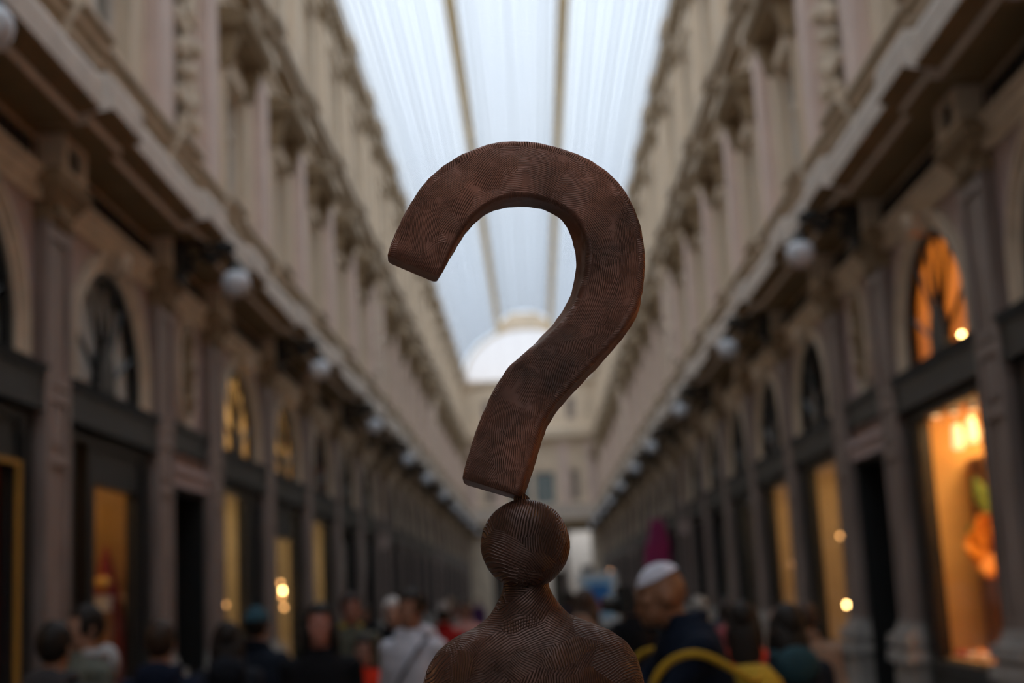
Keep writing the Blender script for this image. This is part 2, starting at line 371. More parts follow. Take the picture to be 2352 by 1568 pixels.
EW = tag(ew.build('wall_far', plaster_up), 'far end wall of the arcade with balcony, windows and a glazed half round gable', 'wall', kind='structure')
def xmould(pr):                                     # moulding that runs across the gallery; profile (forward, z)
    mb = MB(); n = len(pr); v = [(-4.0, YE-a, z) for a, z in pr]+[(4.0, YE-a, z) for a, z in pr]
    mb.add(v, [(i, (i+1) % n, (i+1) % n+n, i+n) for i in range(n)]+[tuple(range(n)), tuple(range(2*n-1, n-1, -1))]); return mb
xmould([(-.1, 5.3), (.2, 5.3), (.25, 5.6), (.6, 5.62), (.6, 5.95), (.1, 6.05), (-.1, 6.05)]).build('balcony_cornice', [ochre], EW)
xmould([(-.1, 6.05), (.3, 6.05), (.3, 6.75), (.38, 6.78), (.38, 6.9), (-.1, 6.9)]).build('balcony_parapet', [trimlight], EW)
xmould([(-.1, 10.6), (.1, 10.6), (.15, 10.8), (.5, 10.95), (.52, 11.5), (.1, 11.65), (-.1, 11.65)]).build('upper_cornice', [trim], EW)
xmould([(-.1, 14.2), (.2, 14.3), (.3, 14.6), (-.1, 14.65)]).build('top_cornice', [trim], EW)
for x in (-1.95, 1.95, -3.6, 3.6):
    m = MB(); m.box(x-.26, x+.26, YE-.12, YE, 6.9, 10.6); m.box(x-.34, x+.34, YE-.18, YE, 10.2, 10.6); m.build('pilaster', pink_up, EW)
bluepane = mat('teal_dark_pane', (.10, .16, .17), .15, spec=.8)
nichem = mat('niche_shadow_stone', (.22, .16, .13), .8)
for (a, b, c, d) in EH:
    m = MB(); t = .07; y0, y1 = YE+.1, YE+.2
    m.box(a, a+t, y0, y1, c, d); m.box(b-t, b, y0, y1, c, d); m.box(a, b, y0, y1, c, c+t); m.box(a, b, y0, y1, d-t, d); m.box((a+b)/2-.03, (a+b)/2+.03, y0, y1, c, d)
    f = m.build('far_window', trimlight, EW)
    m = MB(); m.box(a, b, YE+.2, YE+.22, c, d); m.build('pane', bluepane if abs(a) < 1.5 else nichem, f)
# glazed gable (half ellipse) and the lantern end
def gable_poly(rx, rz, zc, n=22): return [(rx*math.cos(PI*k/n), zc+rz*math.sin(PI*k/n)) for k in range(n+1)]
GP = gable_poly(3.78, 3.15, 14.6)
for k in range(11):                                 # eleven frosted panes side by side
    sub = GP[2*k:2*k+3]; m = MB(); n = len(sub)*2
    low = [(x, 14.62) for x, z in reversed(sub)]
    q = sub+low
    m.add([(x, YE+.05, z) for x, z in q]+[(x, YE+.08, z) for x, z in q], [tuple(range(n)), tuple(range(2*n-1, n-1, -1))]+[(i, (i+1) % n, (i+1) % n+n, i+n) for i in range(n)])
    m.build('frosted_pane', frosted, EW)
m = MB(); m.tube([(x, YE, z) for x, z in gable_poly(3.86, 3.24, 14.6)], .11, 6); m.build('gable_rim', trim, EW)
m = MB(); m.quad(*[(x, YE+.06, z) for x, z in ((-1.5, 17.7), (1.5, 17.7), (1.5, 18.2), (.8, 18.8), (-.8, 18.8), (-1.5, 18.2))]); m.build('lantern_end_board', plaster_up, EW)
# building across the street, seen through the far opening
m = MB(); wall_with_holes(m, 97, 97.4, -9, 9, 0, 15, [(-3, -1.2, .2, 3.4), (1.0, 2.0, .2, 3.2), (-1, 1, 5, 8), (3, 4.6, .2, 3.4)])
SF = tag(m.build('trim_1', trimlight), 'pale house front across the street beyond the far opening', 'facade', kind='structure')
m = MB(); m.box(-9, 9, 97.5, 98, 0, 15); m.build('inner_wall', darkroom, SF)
m = MB(); m.box(-9, 9, YE+.4, 95.0, 5.6, 5.9); m.box(-9.2, -9, YE+.4, 97, 0, 6); m.box(9, 9.2, YE+.4, 97, 0, 6); m.box(-9, -4.3, YE+.1, YE+.4, 0, 6); m.box(4.3, 9, YE+.1, YE+.4, 0, 6); m.build('sky_blocker', plaster_up, SF)  # slab and side walls added to keep sky light off the house front
for x in (-1.75, 1.75):
    m = MB(); m.lathe([(.26, 0), (.26, .3), (.2, .36), (.19, 4.7), (.24, 4.8), (.28, 5.0), (.28, 5.3)], (x, YE+.25, 0), 14)
    tag(m.build('column', marble, smooth=False), f'stone column in the far opening, {"left" if x < 0 else "right"} one', 'column')
m = MB(); wall_with_holes(m, YA-.5, YA, -4.3, 4.3, 0, 14.9, [(-2.6, 2.6, 0, 4.8), (-.9, .9, 7, 9.5)])
m.build('wall_back', plaster_up); tag(bpy.data.objects['wall_back'], 'end wall of the arcade behind the camera', 'wall', kind='structure')

ce = MB(); ce.box(-6, -4.05, YA, YE, 15.0, 15.1); ce.box(4.05, 6, YA, YE, 15.0, 15.1)
CE = tag(ce.build('ceiling', trim), 'glazed iron vault over the arcade', 'ceiling', kind='structure')
def vault(n0=14):
    a0 = math.acos(4.02/4.1); a1 = math.acos(1.56/4.1)
    return [(4.02, 15.0)]+[(4.1*math.cos(a0+(a1-a0)*k/n0), 14.6+3.4*math.sin(a0+(a1-a0)*k/n0)) for k in range(n0+1)]
SIDE = vault(); LAN = [(1.5*math.cos(PI*k/12), 18.15+.75*math.sin(PI*k/12)) for k in range(13)]
STEP = .28
NY = int((YE-YA)/STEP)
for nm, poly in (('left_glazing', [(-x, z) for x, z in SIDE]), ('right_glazing', SIDE), ('lantern_glazing', LAN)):
    vs, fs = [], []
    for j in range(NY+1):
        for x, z in poly: vs.append((x, YA+j*STEP, z))
    n = len(poly)
    for j in range(NY):
        for k in range(n-1): fs.append((j*n+k, j*n+k+1, (j+1)*n+k+1, (j+1)*n+k))
    m = MB(); m.v = vs; m.f = fs; m.m = [0]*len(fs)
    m.build(nm, lanternglass if nm[0] == 'l' and nm[1] == 'a' else roofglass, CE, kind='stuff')
    m = MB()                                        # hoops
    for j in range(0, NY+1):
        y = YA+j*STEP
        if y < -10 and j % 3: continue
        for (x0, z0), (x1, z1) in zip(poly[:-1], poly[1:]):
            for dy, dz in ((0, -.055), ):
                m.add([(x0, y-.014, z0), (x1, y-.014, z1), (x1, y-.014, z1-.026), (x0, y-.014, z0-.026), (x0, y+.014, z0), (x1, y+.014, z1), (x1, y+.014, z1-.026), (x0, y+.014, z0-.026)],
                      [(0, 1, 2, 3), (4, 7, 6, 5), (3, 2, 6, 7)])
    m.build('hoop_bars', ribmat, CE, kind='stuff')
    m = MB()                                        # bars running the length of the vault
    for k, (x, z) in enumerate(poly):
        h = .011 if k % 3 else .020
        m.box(x-h, x+h, YA, YE, z-.045, z-.005)
    m.build('lengthwise_bars', ribmat, CE, kind='stuff')
for sx, side in ((-1, 'left'), (1, 'right')):
    m = MB(sx); m.box(1.44, 1.66, YA, YE, 17.55, 18.15); m.box(1.40, 1.70, YA, YE, 17.5, 17.58)
    m.build('lantern_beam', beammat, CE)
    m = MB(sx); y = 14.0
    while y < YE: m.box(1.46, 1.62, y, y+.08, 17.35, 17.5); y += 3.66
    m.build('beam_brackets', beammat, CE, kind='stuff')

# ------------------------------------------------------------------ shop windows, doors, upper windows
def area(name, parent, loc, size, power, col, rot=(0, 0, 0), sy=None):
    ld = bpy.data.lights.new(name, 'AREA'); ld.energy = power; ld.color = col; ld.size = size
    if sy: ld.shape = 'RECTANGLE'; ld.size_y = sy
    o = bpy.data.objects.new(name, ld); C.objects.link(o); o.location = loc; o.rotation_euler = rot; o.parent = parent; return o
WARM = (1.0, .66, .30); WARM2 = (1.0, .74, .42); ORNG = (1.0, .52, .16)
def front(sx, g, w=1.05):
    m = MB(sx)
    for a, b in ((-g, -w), (w, g)):
        m.box(3.97, 4.12, a, b, 0, 3.32); m.box(3.945, 3.97, a+.08, b-.08, .9, 3.1)
    m.box(3.97, 4.12, -w, w, 3.2, 3.32); m.box(3.96, 4.12, -w, w, 0, .74); m.box(3.93, 3.97, -.9, .9, .12, .62)
    m.box(3.91, 4.14, -w-.02, w+.02, .74, .82)
    for a in (-w, w-.04): m.box(4.0, 4.1, a, a+.04, .82, 3.2)
    return m
def fascia(sx, g):
    m = MB(sx); m.box(3.90, 4.05, -g, g, 3.32, 3.62); m.taper(3.90, 4.05, -g, g, 3.60, 3.83, 4.05, -g, g, 3.68); m.box(3.88, 4.05, -g, g, 3.32, 3.36); return m
def shop_pane(sx, a, b): return MB(sx).box(4.045, 4.053, a, b, .82, 3.2)
def fan_frame(sx):
    m = MB(sx); zc = 3.87; N = 20
    for r0, r1 in ((.985, 1.065),):
        A = [(r0, -.22)]+[(r0*math.cos(PI*k/N), r0*math.sin(PI*k/N)) for k in range(N+1)]+[(-r0, -.22)]
        B = [(r1, -.22)]+[(r1*math.cos(PI*k/N), r1*math.sin(PI*k/N)) for k in range(N+1)]+[(-r1, -.22)]
        for i in range(len(A)-1):
            q = [A[i], A[i+1], B[i+1], B[i]]
            m.add([(3.98, y, zc+z) for y, z in q]+[(4.07, y, zc+z) for y, z in q], [(0, 1, 2, 3), (4, 7, 6, 5), (0, 1, 5, 4), (2, 3, 7, 6), (1, 2, 6, 5), (0, 3, 7, 4)])
    m.box(3.97, 4.07, -1.05, 1.05, 3.62, 3.70); return m
def hub(sx):
    m = MB(sx); q = [(.26*math.cos(PI*k/10), 3.70+.55*math.sin(PI*k/10)) for k in range(11)]; n = len(q)
    m.add([(3.985, y, z) for y, z in q]+[(4.05, y, z) for y, z in q], [tuple(range(n)), tuple(range(2*n-1, n-1, -1))]+[(i, (i+1) % n, (i+1) % n+n, i+n) for i in range(n)])
    m.ell((4.01, 0, 4.27), .05, 8, 6); return m
ANG = [22, 56, 78, 102, 124, 158]
def spoke(sx, a):
    t = math.radians(a); m = MB(sx); p0 = Vector((4.02, .24*math.cos(t), 3.72+.45*math.sin(t))); p1 = Vector((4.02, 1.03*math.cos(t), 3.87+1.03*math.sin(t)))
    m.tube([p0, p1], .024, 4); return m
def sector(sx, a0, a1):
    m = MB(sx); p = []
    for k in range(5): t = math.radians(a0+(a1-a0)*k/4); p.append((1.02*math.cos(t), max(3.66, 3.87+1.02*math.sin(t))))
    for k in range(5): t = math.radians(a1+(a0-a1)*k/4); p.append((.2*math.cos(t), max(3.66, 3.72+.42*math.sin(t))))
    n = len(p); m.add([(4.035, y, z) for y, z in p]+[(4.041, y, z) for y, z in p], [tuple(range(n)), tuple(range(2*n-1, n-1, -1))]+[(i, (i+1) % n, (i+1) % n+n, i+n) for i in range(n)]); return m
def liner(sx, g, z0, z1, o1, o0=4.14):
    m = MB(sx); m.quad((o1, -g, z0), (o1, g, z0), (o1, g, z1), (o1, -g, z1))
    for y in (-g, g): m.quad((o0, y, z0), (o1, y, z0), (o1, y, z1), (o0, y, z1))
    for z in (z0, z1): m.quad((o0, -g, z), (o1, -g, z), (o1, g, z), (o0, g, z))
    return m
STY = {(-1, -1): ('red', 'grey'), (-1, 0): ('gold', 'grey'), (-1, 2): ('cream', 'lit'), (-1, 3): ('cream', 'lit'), (-1, 4): ('cream', 'dim'),
       (1, -1): ('orange', 'olit'), (1, 0): ('orange', 'olit'), (1, 2): ('warm', 'dark'), (1, 3): ('warm', 'dark'),
       (1, -3): ('orange', 'olit'), (1, -2): ('orange', 'olit'), (-1, -3): ('cream', 'dark'), (1, -5): ('warm', 'dark'), (-1, -2): ('gold', 'dark')}
WIN = {}; wn = 0; dn = 0
INTM = {'red': redint, 'gold': golddrape, 'cream': creamint, 'orange': orangeint, 'warm': warmint, 'dark': darkroom}
for sx, side in ((-1, 'left'), (1, 'right')):
    ai = 0; na = 0
    for i, k in enumerate(kinds):
        rel = i-IA; yc = (PY[i]+PY[i+1])/2; g = round((PY[i+1]-PY[i])/2-.315, 3); far = yc > 47
        if k == 'narrow':
            dn += 1
            where = {True: f'shadowy doorway far down the {side} side under its oval relief', False: f'dark doorway under an oval relief on the {side} wall, nearest narrow bay in view'}[rel != 1]
            if rel < 0: where = f'dark doorway on the {side} wall behind the camera'
            D = empty(f'door_{dn}', where, 'door', (0, yc, 0), kind='structure', group=f'far doorways {side}' if rel != 1 else None)
            def fr(sx=sx, g=g):
                m = MB(sx); m.box(3.97, 4.36, -g, -.80, 0, 3.05); m.box(3.97, 4.36, .80, g, 0, 3.05); m.box(4.0, 4.36, -.8, .8, 3.0, 3.05); m.cm = 1; m.box(3.93, 4.1, -g, g, 3.05, 3.28); m.box(3.90, 4.1, -g, g, 3.2, 3.28); return m
            link('door_frame', cached(('df', sx, g), fr, 'door_frame', [blackwood, plaster_low]), D)
            def sg(sx=sx, g=g): m = MB(sx); m.box(3.93, 4.05, -g, g, 3.44, 3.72); m.box(3.90, 4.05, -g, g, 3.70, 3.76); return m
            link('sign_board', cached(('ds', sx, g), sg, 'sign_board', signgrey), D)
            def lf(sx=sx): m = MB(sx); m.box(4.30, 4.36, -.8, .8, 0, 3.0); m.box(4.28, 4.30, -.5, -.08, .3, 1.2); m.box(4.28, 4.30, .08, .5, .3, 1.2); m.box(4.28, 4.30, -.5, -.08, 1.4, 2.8); m.box(4.28, 4.30, .08, .5, 1.4, 2.8); return m
            l = link('door_leaf', cached(('dl', sx), lf, 'door_leaf', blackwood), D)
            link('handle', cached(('dh', sx), lambda: MB(sx).tube([(4.26, .02, 1.0), (4.24, .02, 1.05), (4.24, .02, 1.25), (4.26, .02, 1.3)], .014, 6), 'handle', gold), l)
            continue
        wn += 1; shop, fan = STY.get((sx, rel), ('dark', 'dark'))
        desc = {'red': 'red backdrop and gold edge', 'gold': 'gold draped backdrop', 'cream': 'cream lit display', 'orange': 'bright orange display', 'warm': 'warm beige display', 'dark': 'dark glass'}[shop]
        if rel < -1: lab = f'arched shop window with {desc}, {side} wall behind the camera'; grp = f'windows behind the camera {side} {shop}'
        elif yc > 30: lab = f'dark arched shop window far down the {side} wall'; grp = f'far arched windows {side}'
        else:
            lab = f'arched shop window with {desc}, {ORD[na]} arch along the {side} wall'; grp = None; na += 1
        Wn = empty(f'window_{wn}', lab, 'window', (0, yc, 0), group=grp, kind='structure'); WIN[(sx, rel)] = Wn
        link('frame', cached(('fr', sx, g, (sx, rel) == (-1, -1)), lambda: front(sx, g, 1.17 if (sx, rel) == (-1, -1) else 1.05), 'frame', blackwood), Wn)
        link('sign_fascia', cached(('fa', sx, g), lambda: fascia(sx, g), 'sign_fascia', signgrey), Wn)
        if (sx, rel) in ((-1, 0), (-1, -1)):
            MB(sx).box(3.98, 4.12, -.62, -.42, .8, 3.2).build('mullion_post', blackwood, Wn)
            MB(sx).box(3.99, 4.12, -.42, 1.02 if rel == 0 else 1.13, 2.86, 3.2).build('transom_panel', signgrey, Wn)
            MB(sx).box(4.045, 4.053, -1.02, -.62, .82, 3.2).build('pane', shopglass, Wn)
            MB(sx).box(4.045, 4.053, -.42, 1.02 if rel == 0 else 1.13, .82, 2.86).build('pane', shopglass, Wn)
        else:
            link('pane', cached(('sp', sx), lambda: shop_pane(sx, -1.02, 1.02), 'pane', shopglass), Wn)
        f = link('fanlight', cached(('ff', sx), lambda: fan_frame(sx), 'fanlight', blackwood), Wn)
        link('fan_hub', cached(('hb', sx), lambda: hub(sx), 'fan_hub', blackwood), f)
        for a in ANG: link('glazing_bar', cached(('spk', sx, a), lambda: spoke(sx, a), 'glazing_bar', blackwood), f)
        ed = [-10]+ANG+[190]
        for a, b in zip(ed[:-1], ed[1:]): link('pane', cached(('sec', sx, a), lambda: sector(sx, a, b), 'pane', shopglass), f)
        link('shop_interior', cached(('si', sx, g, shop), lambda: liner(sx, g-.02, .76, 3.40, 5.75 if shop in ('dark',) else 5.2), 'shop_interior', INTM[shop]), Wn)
        if fan == 'grey': link('reflection_sheet', cached(('rb', sx), lambda: MB(sx).box(4.09, 4.10, -1.06, 1.06, 3.68, 4.98), 'reflection_sheet', reflectgrey), Wn)  # sheet added behind the panes to give their reflected grey
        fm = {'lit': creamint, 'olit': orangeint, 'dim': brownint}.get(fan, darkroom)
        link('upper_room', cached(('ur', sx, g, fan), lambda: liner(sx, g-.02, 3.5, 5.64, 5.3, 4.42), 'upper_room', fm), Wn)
        P = {'cream': (16, WARM2), 'orange': (74 if rel == 0 else 28, WARM), 'warm': (20, WARM), 'gold': (14, WARM), 'red': (26, WARM)}.get(shop)
        if rel == 4: P = (18, WARM2)
        if P: area('ceiling_lamp', Wn, (sx*4.75, 0, 3.37), .6, P[0], P[1], sy=1.8)
        P = {'lit': (46, (1, .86, .62)), 'olit': (34, (1, .84, .58)), 'dim': (6, (1, .7, .4))}.get(fan)
        if P: area('upper_lamp', Wn, (sx*5.1, 0, 4.55), 1.0, P[0], P[1], (0, sx*PI/2, 0), sy=1.8)
        if P: link('paper_blind', cached(('pb', sx, fan), lambda: MB(sx).box(4.09, 4.095, -1.07, 1.07, 3.64, 4.98), 'paper_blind', creamblind if fan == 'lit' else orangeblind), Wn)
        if (sx, rel) == (-1, 2): MB(sx).box(3.99, 4.13, .50, 1.03, .82, 3.2).build('door_panel', blackwood, Wn)
        if (sx, rel) == (-1, 3): MB(sx).box(3.99, 4.13, -1.03, .55, 2.74, 3.2).build('transom_panel', signgrey, Wn)
    # upper windows belong to the wall
    W = WALL[sx]
    def uw(h, z0, z1):
        m = MB(sx); o0, o1 = 4.12, 4.2
        m.box(o0, o1, -h, -h+.07, z0, z1); m.box(o0, o1, h-.07, h, z0, z1); m.box(o0, o1, -.035, .035, z0, z1); m.box(o0, o1, -h, h, z0, z0+.08); m.box(o0, o1, -h, h, z1-.08, z1)
        m.box(o0, o1, -h, h, z0+(z1-z0)*.68, z0+(z1-z0)*.68+.06); return m
    for i, k in enumerate(kinds):
        yc = (PY[i]+PY[i+1])/2; q = .62 if k == 'narrow' else 1
        for nm, h, z0, z1 in (('upper_window', .66*q, 6.95, 9.12), ('attic_window', .58*q, 11.55, 13.55)):
            o = link(nm, cached((nm, sx, q), lambda: uw(h, z0, z1), nm, trimlight), W, (0, yc, 0))
            link('pane', cached((nm, 'p', sx, q), lambda: MB(sx).box(4.165, 4.172, -h, h, z0, z1), 'pane', shopglass), o)
            link('curtain', cached((nm, 'c', sx, q), lambda: MB(sx).box(4.24, 4.26, -h, h*.98, z0, z1-.42), 'curtain', blind if i % 2 else curtain), o)

# ------------------------------------------------------------------ globe lamps on iron brackets
def bracket(sx):
    m = MB(sx)
    m.tube([(3.78, 0, 5.30), (3.70, 0, 5.42), (3.5, 0, 5.52), (3.3, 0, 5.56), (3.16, 0, 5.52), (3.1, 0, 5.44), (3.1, 0, 5.38)], .028, 6)
    m.tube([(3.76, 0, 5.62), (3.55, 0, 5.66), (3.35, 0, 5.62), (3.22, 0, 5.66), (3.13, 0, 5.60)], .02, 6)
    for (ox, oz, r) in ((3.66, 5.47, .12), (3.46, 5.60, .08), (3.30, 5.50, .09), (3.15, 5.58, .06)):
        for yy in (-.05, .05):
            m.tube([(ox+r*(1-t*.11)*math.cos(t*.9), yy, oz+r*(1-t*.11)*math.sin(t*.9)) for t in range(9)], .018, 5)
    for (ox, oz) in ((3.6, 5.36), (3.7, 5.56), (3.42, 5.48), (3.25, 5.6), (3.52, 5.66), (3.66, 5.60), (3.36, 5.44)): m.ell((ox, 0, oz), (.07, .06, .045), 7, 5)
    return m
def backplate(sx): m = MB(sx); m.box(3.68, 3.76, -.16, .16, 5.22, 5.68); m.ell((3.70, 0, 5.45), (.07, .18, .22), 10, 8); return m
def gallery_cup(sx): return MB(sx).lathe([(.02, .12), (.06, .10), (.10, .04), (.115, .0), (.09, -.01)], (3.1, 0, 5.30), 14)
def globe(sx): return MB(sx).lathe([(.02, -.165), (.075, -.15), (.12, -.115), (.15, -.06), (.16, 0), (.15, .055), (.12, .10), (.09, .125), (.08, .135)], (3.1, 0, 5.185), 20)
for sx, side in ((-1, 'left'), (1, 'right')):
    n = 0
    for i, y in enumerate(PY):
        if i not in LAMP_I: continue
        if y < 3: lab = f'white globe lamp on black bracket, {side} wall behind the camera'; gr = f'globe lamps behind the camera {side}'
        elif n > 11: lab = f'small white globe lamp farthest down the {side} row'; gr = f'far globe lamps {side} row'
        else: lab = f'white globe lamp on black scroll bracket, {ORD[n]} from the camera in the {side} row'; gr = None; n += 1
        L = empty('wall_lamp', lab, 'lamp', (sx*3.74, y, 5.4), group=gr)
        off = (-sx*3.74, 0, -5.4)
        b = link('bracket', cached(('br', sx), lambda: bracket(sx), 'bracket', iron), L, off); link('backplate', cached(('bp', sx), lambda: backplate(sx), 'backplate', iron), L, off)
        link('gallery', cached(('gc', sx), lambda: gallery_cup(sx), 'gallery', iron), L, off)
        link('globe', cached(('gl', sx), lambda: globe(sx), 'globe', opal, True), L, off)
# ------------------------------------------------------------------ bronze figure with a question mark for a head
def strokemat(name, uv, base, spread, cell, lam, cs_=1.0):
    m = bpy.data.materials.new(name); m.use_nodes = True; MATS[name] = m
    n = m.node_tree.nodes; l = m.node_tree.links; p = n['Principled BSDF']
    def N(t, **k):
        x = n.new(t)
        for a, b in k.items(): setattr(x, a, b)
        return x
    def M(op, a, b=None, c=None):
        x = N('ShaderNodeMath', operation=op)
        for i, q in enumerate((a, b, c)):
            if q is None: continue
            if isinstance(q, (int, float)): x.inputs[i].default_value = q
            else: l.new(q, x.inputs[i])
        return x.outputs[0]
    tc = N('ShaderNodeTexCoord'); src = tc.outputs['UV' if uv else 'Object']
    obj = tc.outputs['Object']
    def noise(v, s, d=3):
        x = N('ShaderNodeTexNoise'); x.inputs['Scale'].default_value = s; x.inputs['Detail'].default_value = d; l.new(v, x.inputs['Vector']); return x
    wn = noise(src, 14, 2)
    off = N('ShaderNodeVectorMath', operation='SUBTRACT'); l.new(wn.outputs['Color'], off.inputs[0]); off.inputs[1].default_value = (.5, .5, .5)
    sc = N('ShaderNodeVectorMath', operation='SCALE'); l.new(off.outputs[0], sc.inputs[0]); sc.inputs['Scale'].default_value = .022
    ad = N('ShaderNodeVectorMath', operation='ADD'); l.new(src, ad.inputs[0]); l.new(sc.outputs[0], ad.inputs[1])
    heights = []
    for layer in range(2):
        vo = N('ShaderNodeTexVoronoi'); vo.inputs['Scale'].default_value = cell*(1 if layer == 0 else .62)
        sh = N('ShaderNodeVectorMath', operation='ADD'); l.new(ad.outputs[0], sh.inputs[0]); sh.inputs[1].default_value = (layer*3.3, layer*1.7, layer*.9)
        l.new(sh.outputs[0], vo.inputs['Vector'])
        d = N('ShaderNodeVectorMath', operation='SUBTRACT'); l.new(sh.outputs[0], d.inputs[0]); l.new(vo.outputs['Position'], d.inputs[1])
        sd = N('ShaderNodeSeparateXYZ'); l.new(d.outputs[0], sd.inputs[0])
        cs = N('ShaderNodeSeparateColor'); l.new(vo.outputs['Color'], cs.inputs[0])
        ang = M('MULTIPLY_ADD', M('SUBTRACT', cs.outputs[0], .5), spread, base + layer*.35)
        q = M('ADD', M('MULTIPLY', sd.outputs[0], M('COSINE', ang)), M('MULTIPLY', sd.outputs[1 if uv else 2], M('SINE', ang)))
        if not uv: q = M('ADD', q, M('MULTIPLY', sd.outputs[1], .25))
        nz2 = noise(src, 60, 3)
        ph = M('MULTIPLY_ADD', nz2.outputs['Fac'], 5.0 if uv else 3.2, M('MULTIPLY', q, 2*PI/lam))
        s = M('SINE', ph)
        mr = N('ShaderNodeMapRange'); l.new(s, mr.inputs['Value']); mr.inputs['From Min'].default_value = .05; mr.inputs['From Max'].default_value = 1.0
        mk = noise(sh.outputs[0], 42 if uv else 30, 3)
        mm = N('ShaderNodeMapRange'); l.new(mk.outputs['Fac'], mm.inputs['Value']); mm.inputs['From Min'].default_value = .36 if uv else .22; mm.inputs['From Max'].default_value = .60 if uv else .44
        heights.append(M('MULTIPLY', M('POWER', mr.outputs[0], 1.6), mm.outputs[0]))
    pick = noise(src, 18, 1); pm = N('ShaderNodeMapRange'); l.new(pick.outputs['Fac'], pm.inputs['Value']); pm.inputs['From Min'].default_value = .46; pm.inputs['From Max'].default_value = .54
    hm = M('ADD', M('MULTIPLY', heights[0], M('SUBTRACT', 1.0, pm.outputs[0])), M('MULTIPLY', heights[1], pm.outputs[0]))
    big = noise(obj, 26, 3)
    hh = M('MULTIPLY_ADD', big.outputs['Fac'], 1.2, hm)
    b = N('ShaderNodeBump'); b.inputs['Strength'].default_value = 1.0; b.inputs['Distance'].default_value = .0017 if uv else .0032
    l.new(hh, b.inputs['Height']); l.new(b.outputs['Normal'], p.inputs['Normal'])
    cn = noise(obj, 13, 4); r = N('ShaderNodeValToRGB'); e = r.color_ramp.elements
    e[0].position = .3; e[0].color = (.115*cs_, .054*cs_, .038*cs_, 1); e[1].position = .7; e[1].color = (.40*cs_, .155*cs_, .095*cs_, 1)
    l.new(cn.outputs['Fac'], r.inputs['Fac'])
    mx = N('ShaderNodeMix', data_type='RGBA', blend_type='MIX'); l.new(M('MULTIPLY', hm, .55), mx.inputs['Factor']); l.new(r.outputs['Color'], mx.inputs['A']); mx.inputs['B'].default_value = (.44*cs_, .27*cs_, .19*cs_, 1)
    l.new(mx.outputs['Result'], p.inputs['Base Color'])
    p.inputs['Metallic'].default_value = .35; p.inputs['Roughness'].default_value = .36; p.inputs['Specular IOR Level'].default_value = .55
    return m
bronze_mark = strokemat('bronze_mark', True, 1.30, 1.0, 15, .0019)
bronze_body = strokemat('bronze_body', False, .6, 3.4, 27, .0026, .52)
def remeshed(mb, voxel, iters=4, name='body', mats=()):
    me = mb.mesh('tmp', []); o = bpy.data.objects.new('tmp', me); C.objects.link(o)
    r = o.modifiers.new('r', 'REMESH'); r.mode = 'VOXEL'; r.voxel_size = voxel; r.use_smooth_shade = True
    if iters: s = o.modifiers.new('s', 'SMOOTH'); s.factor = .5; s.iterations = iters
    bpy.context.view_layer.update(); dg = bpy.context.evaluated_depsgraph_get()
    out = bpy.data.meshes.new_from_object(o.evaluated_get(dg)); out.name = name
    bpy.data.objects.remove(o); bpy.data.meshes.remove(me)
    out.materials.clear()
    for m in mats: out.materials.append(m)
    for p in out.polygons: p.use_smooth = True
    return out
SX, SY = .038, 1.5
PED = .86
ST = empty('question_mark_statue', 'dark bronze figure with a ball head carrying a large question mark, in the foreground', 'statue', (SX, SY, PED))
KP = [((-0.0941, 2.0147), (-0.037, 1.9864), (-0.0983, 2.0177), (-0.0446, 1.9912)), ((-0.0457, 2.097), (-0.0019, 2.0476), (-0.0515, 2.0962), (-0.0021, 2.0536)), ((0.0159, 2.1312), (0.0299, 2.0681), (0.0112, 2.132), (0.0184, 2.0674)), ((0.0589, 2.1337), (0.0567, 2.0705), (0.0545, 2.1327), (0.048, 2.0718)), ((0.1227, 2.1126), (0.0866, 2.0611), (0.118, 2.113), (0.0753, 2.0673)), ((0.1614, 2.0783), (0.1089, 2.044), (0.1566, 2.0798), (0.0944, 2.0548)), ((0.1797, 2.0287), (0.12, 2.018), (0.1775, 2.029), (0.1043, 2.0339)), ((0.1801, 1.9791), (0.1179, 1.99), (0.1802, 1.9822), (0.1078, 2.0022)), ((0.1684, 1.9415), (0.1026, 1.9483), (0.1741, 1.9469), (0.0955, 1.9618)), ((0.14, 1.9051), (0.0689, 1.9145), (0.147, 1.9092), (0.0669, 1.9265)), ((0.093, 1.8599), (0.0304, 1.8867), (0.0988, 1.862), (0.0314, 1.8908)), ((0.0657, 1.8278), (0.0102, 1.8573), (0.0712, 1.8302), (0.0116, 1.8608)), ((0.0516, 1.7921), (-0.0064, 1.8228), (0.0562, 1.7943), (-0.0057, 1.8234)), ((0.0355, 1.7505), (-0.0244, 1.7729), (0.0379, 1.7482), (-0.0254, 1.77))]
def catmull(P, n):                                  # natural cubic spline over chord length
    m = len(P); T = [0]
    for i in range(1, m): T.append(T[-1]+(P[i]-P[i-1]).length**.75)
    h = [T[i+1]-T[i] for i in range(m-1)]
    a = [0]*m; b = [1]*m; c = [0]*m; d = [Vector() for _ in range(m)]
    for i in range(1, m-1):
        a[i] = h[i-1]; b[i] = 2*(h[i-1]+h[i]); c[i] = h[i]; d[i] = 6*((P[i+1]-P[i])/h[i]-(P[i]-P[i-1])/h[i-1])
    for i in range(1, m): w_ = a[i]/b[i-1]; b[i] -= w_*c[i-1]; d[i] = d[i]-w_*d[i-1]
    M2 = [Vector()]*m; M2[-1] = d[-1]/b[-1]
    for i in range(m-2, -1, -1): M2[i] = (d[i]-c[i]*M2[i+1])/b[i]
    out = []
    for i in range(m-1):
        for k in range(n):
            t = h[i]*k/n; u = h[i]-t
            out.append((M2[i]*u**3+M2[i+1]*t**3)/(6*h[i])+(P[i]/h[i]-M2[i]*h[i]/6)*u+(P[i+1]/h[i]-M2[i+1]*h[i]/6)*t)
    out.append(P[-1]); return out
YF, YBK = 1.475-SY, 1.525-SY
cols = []
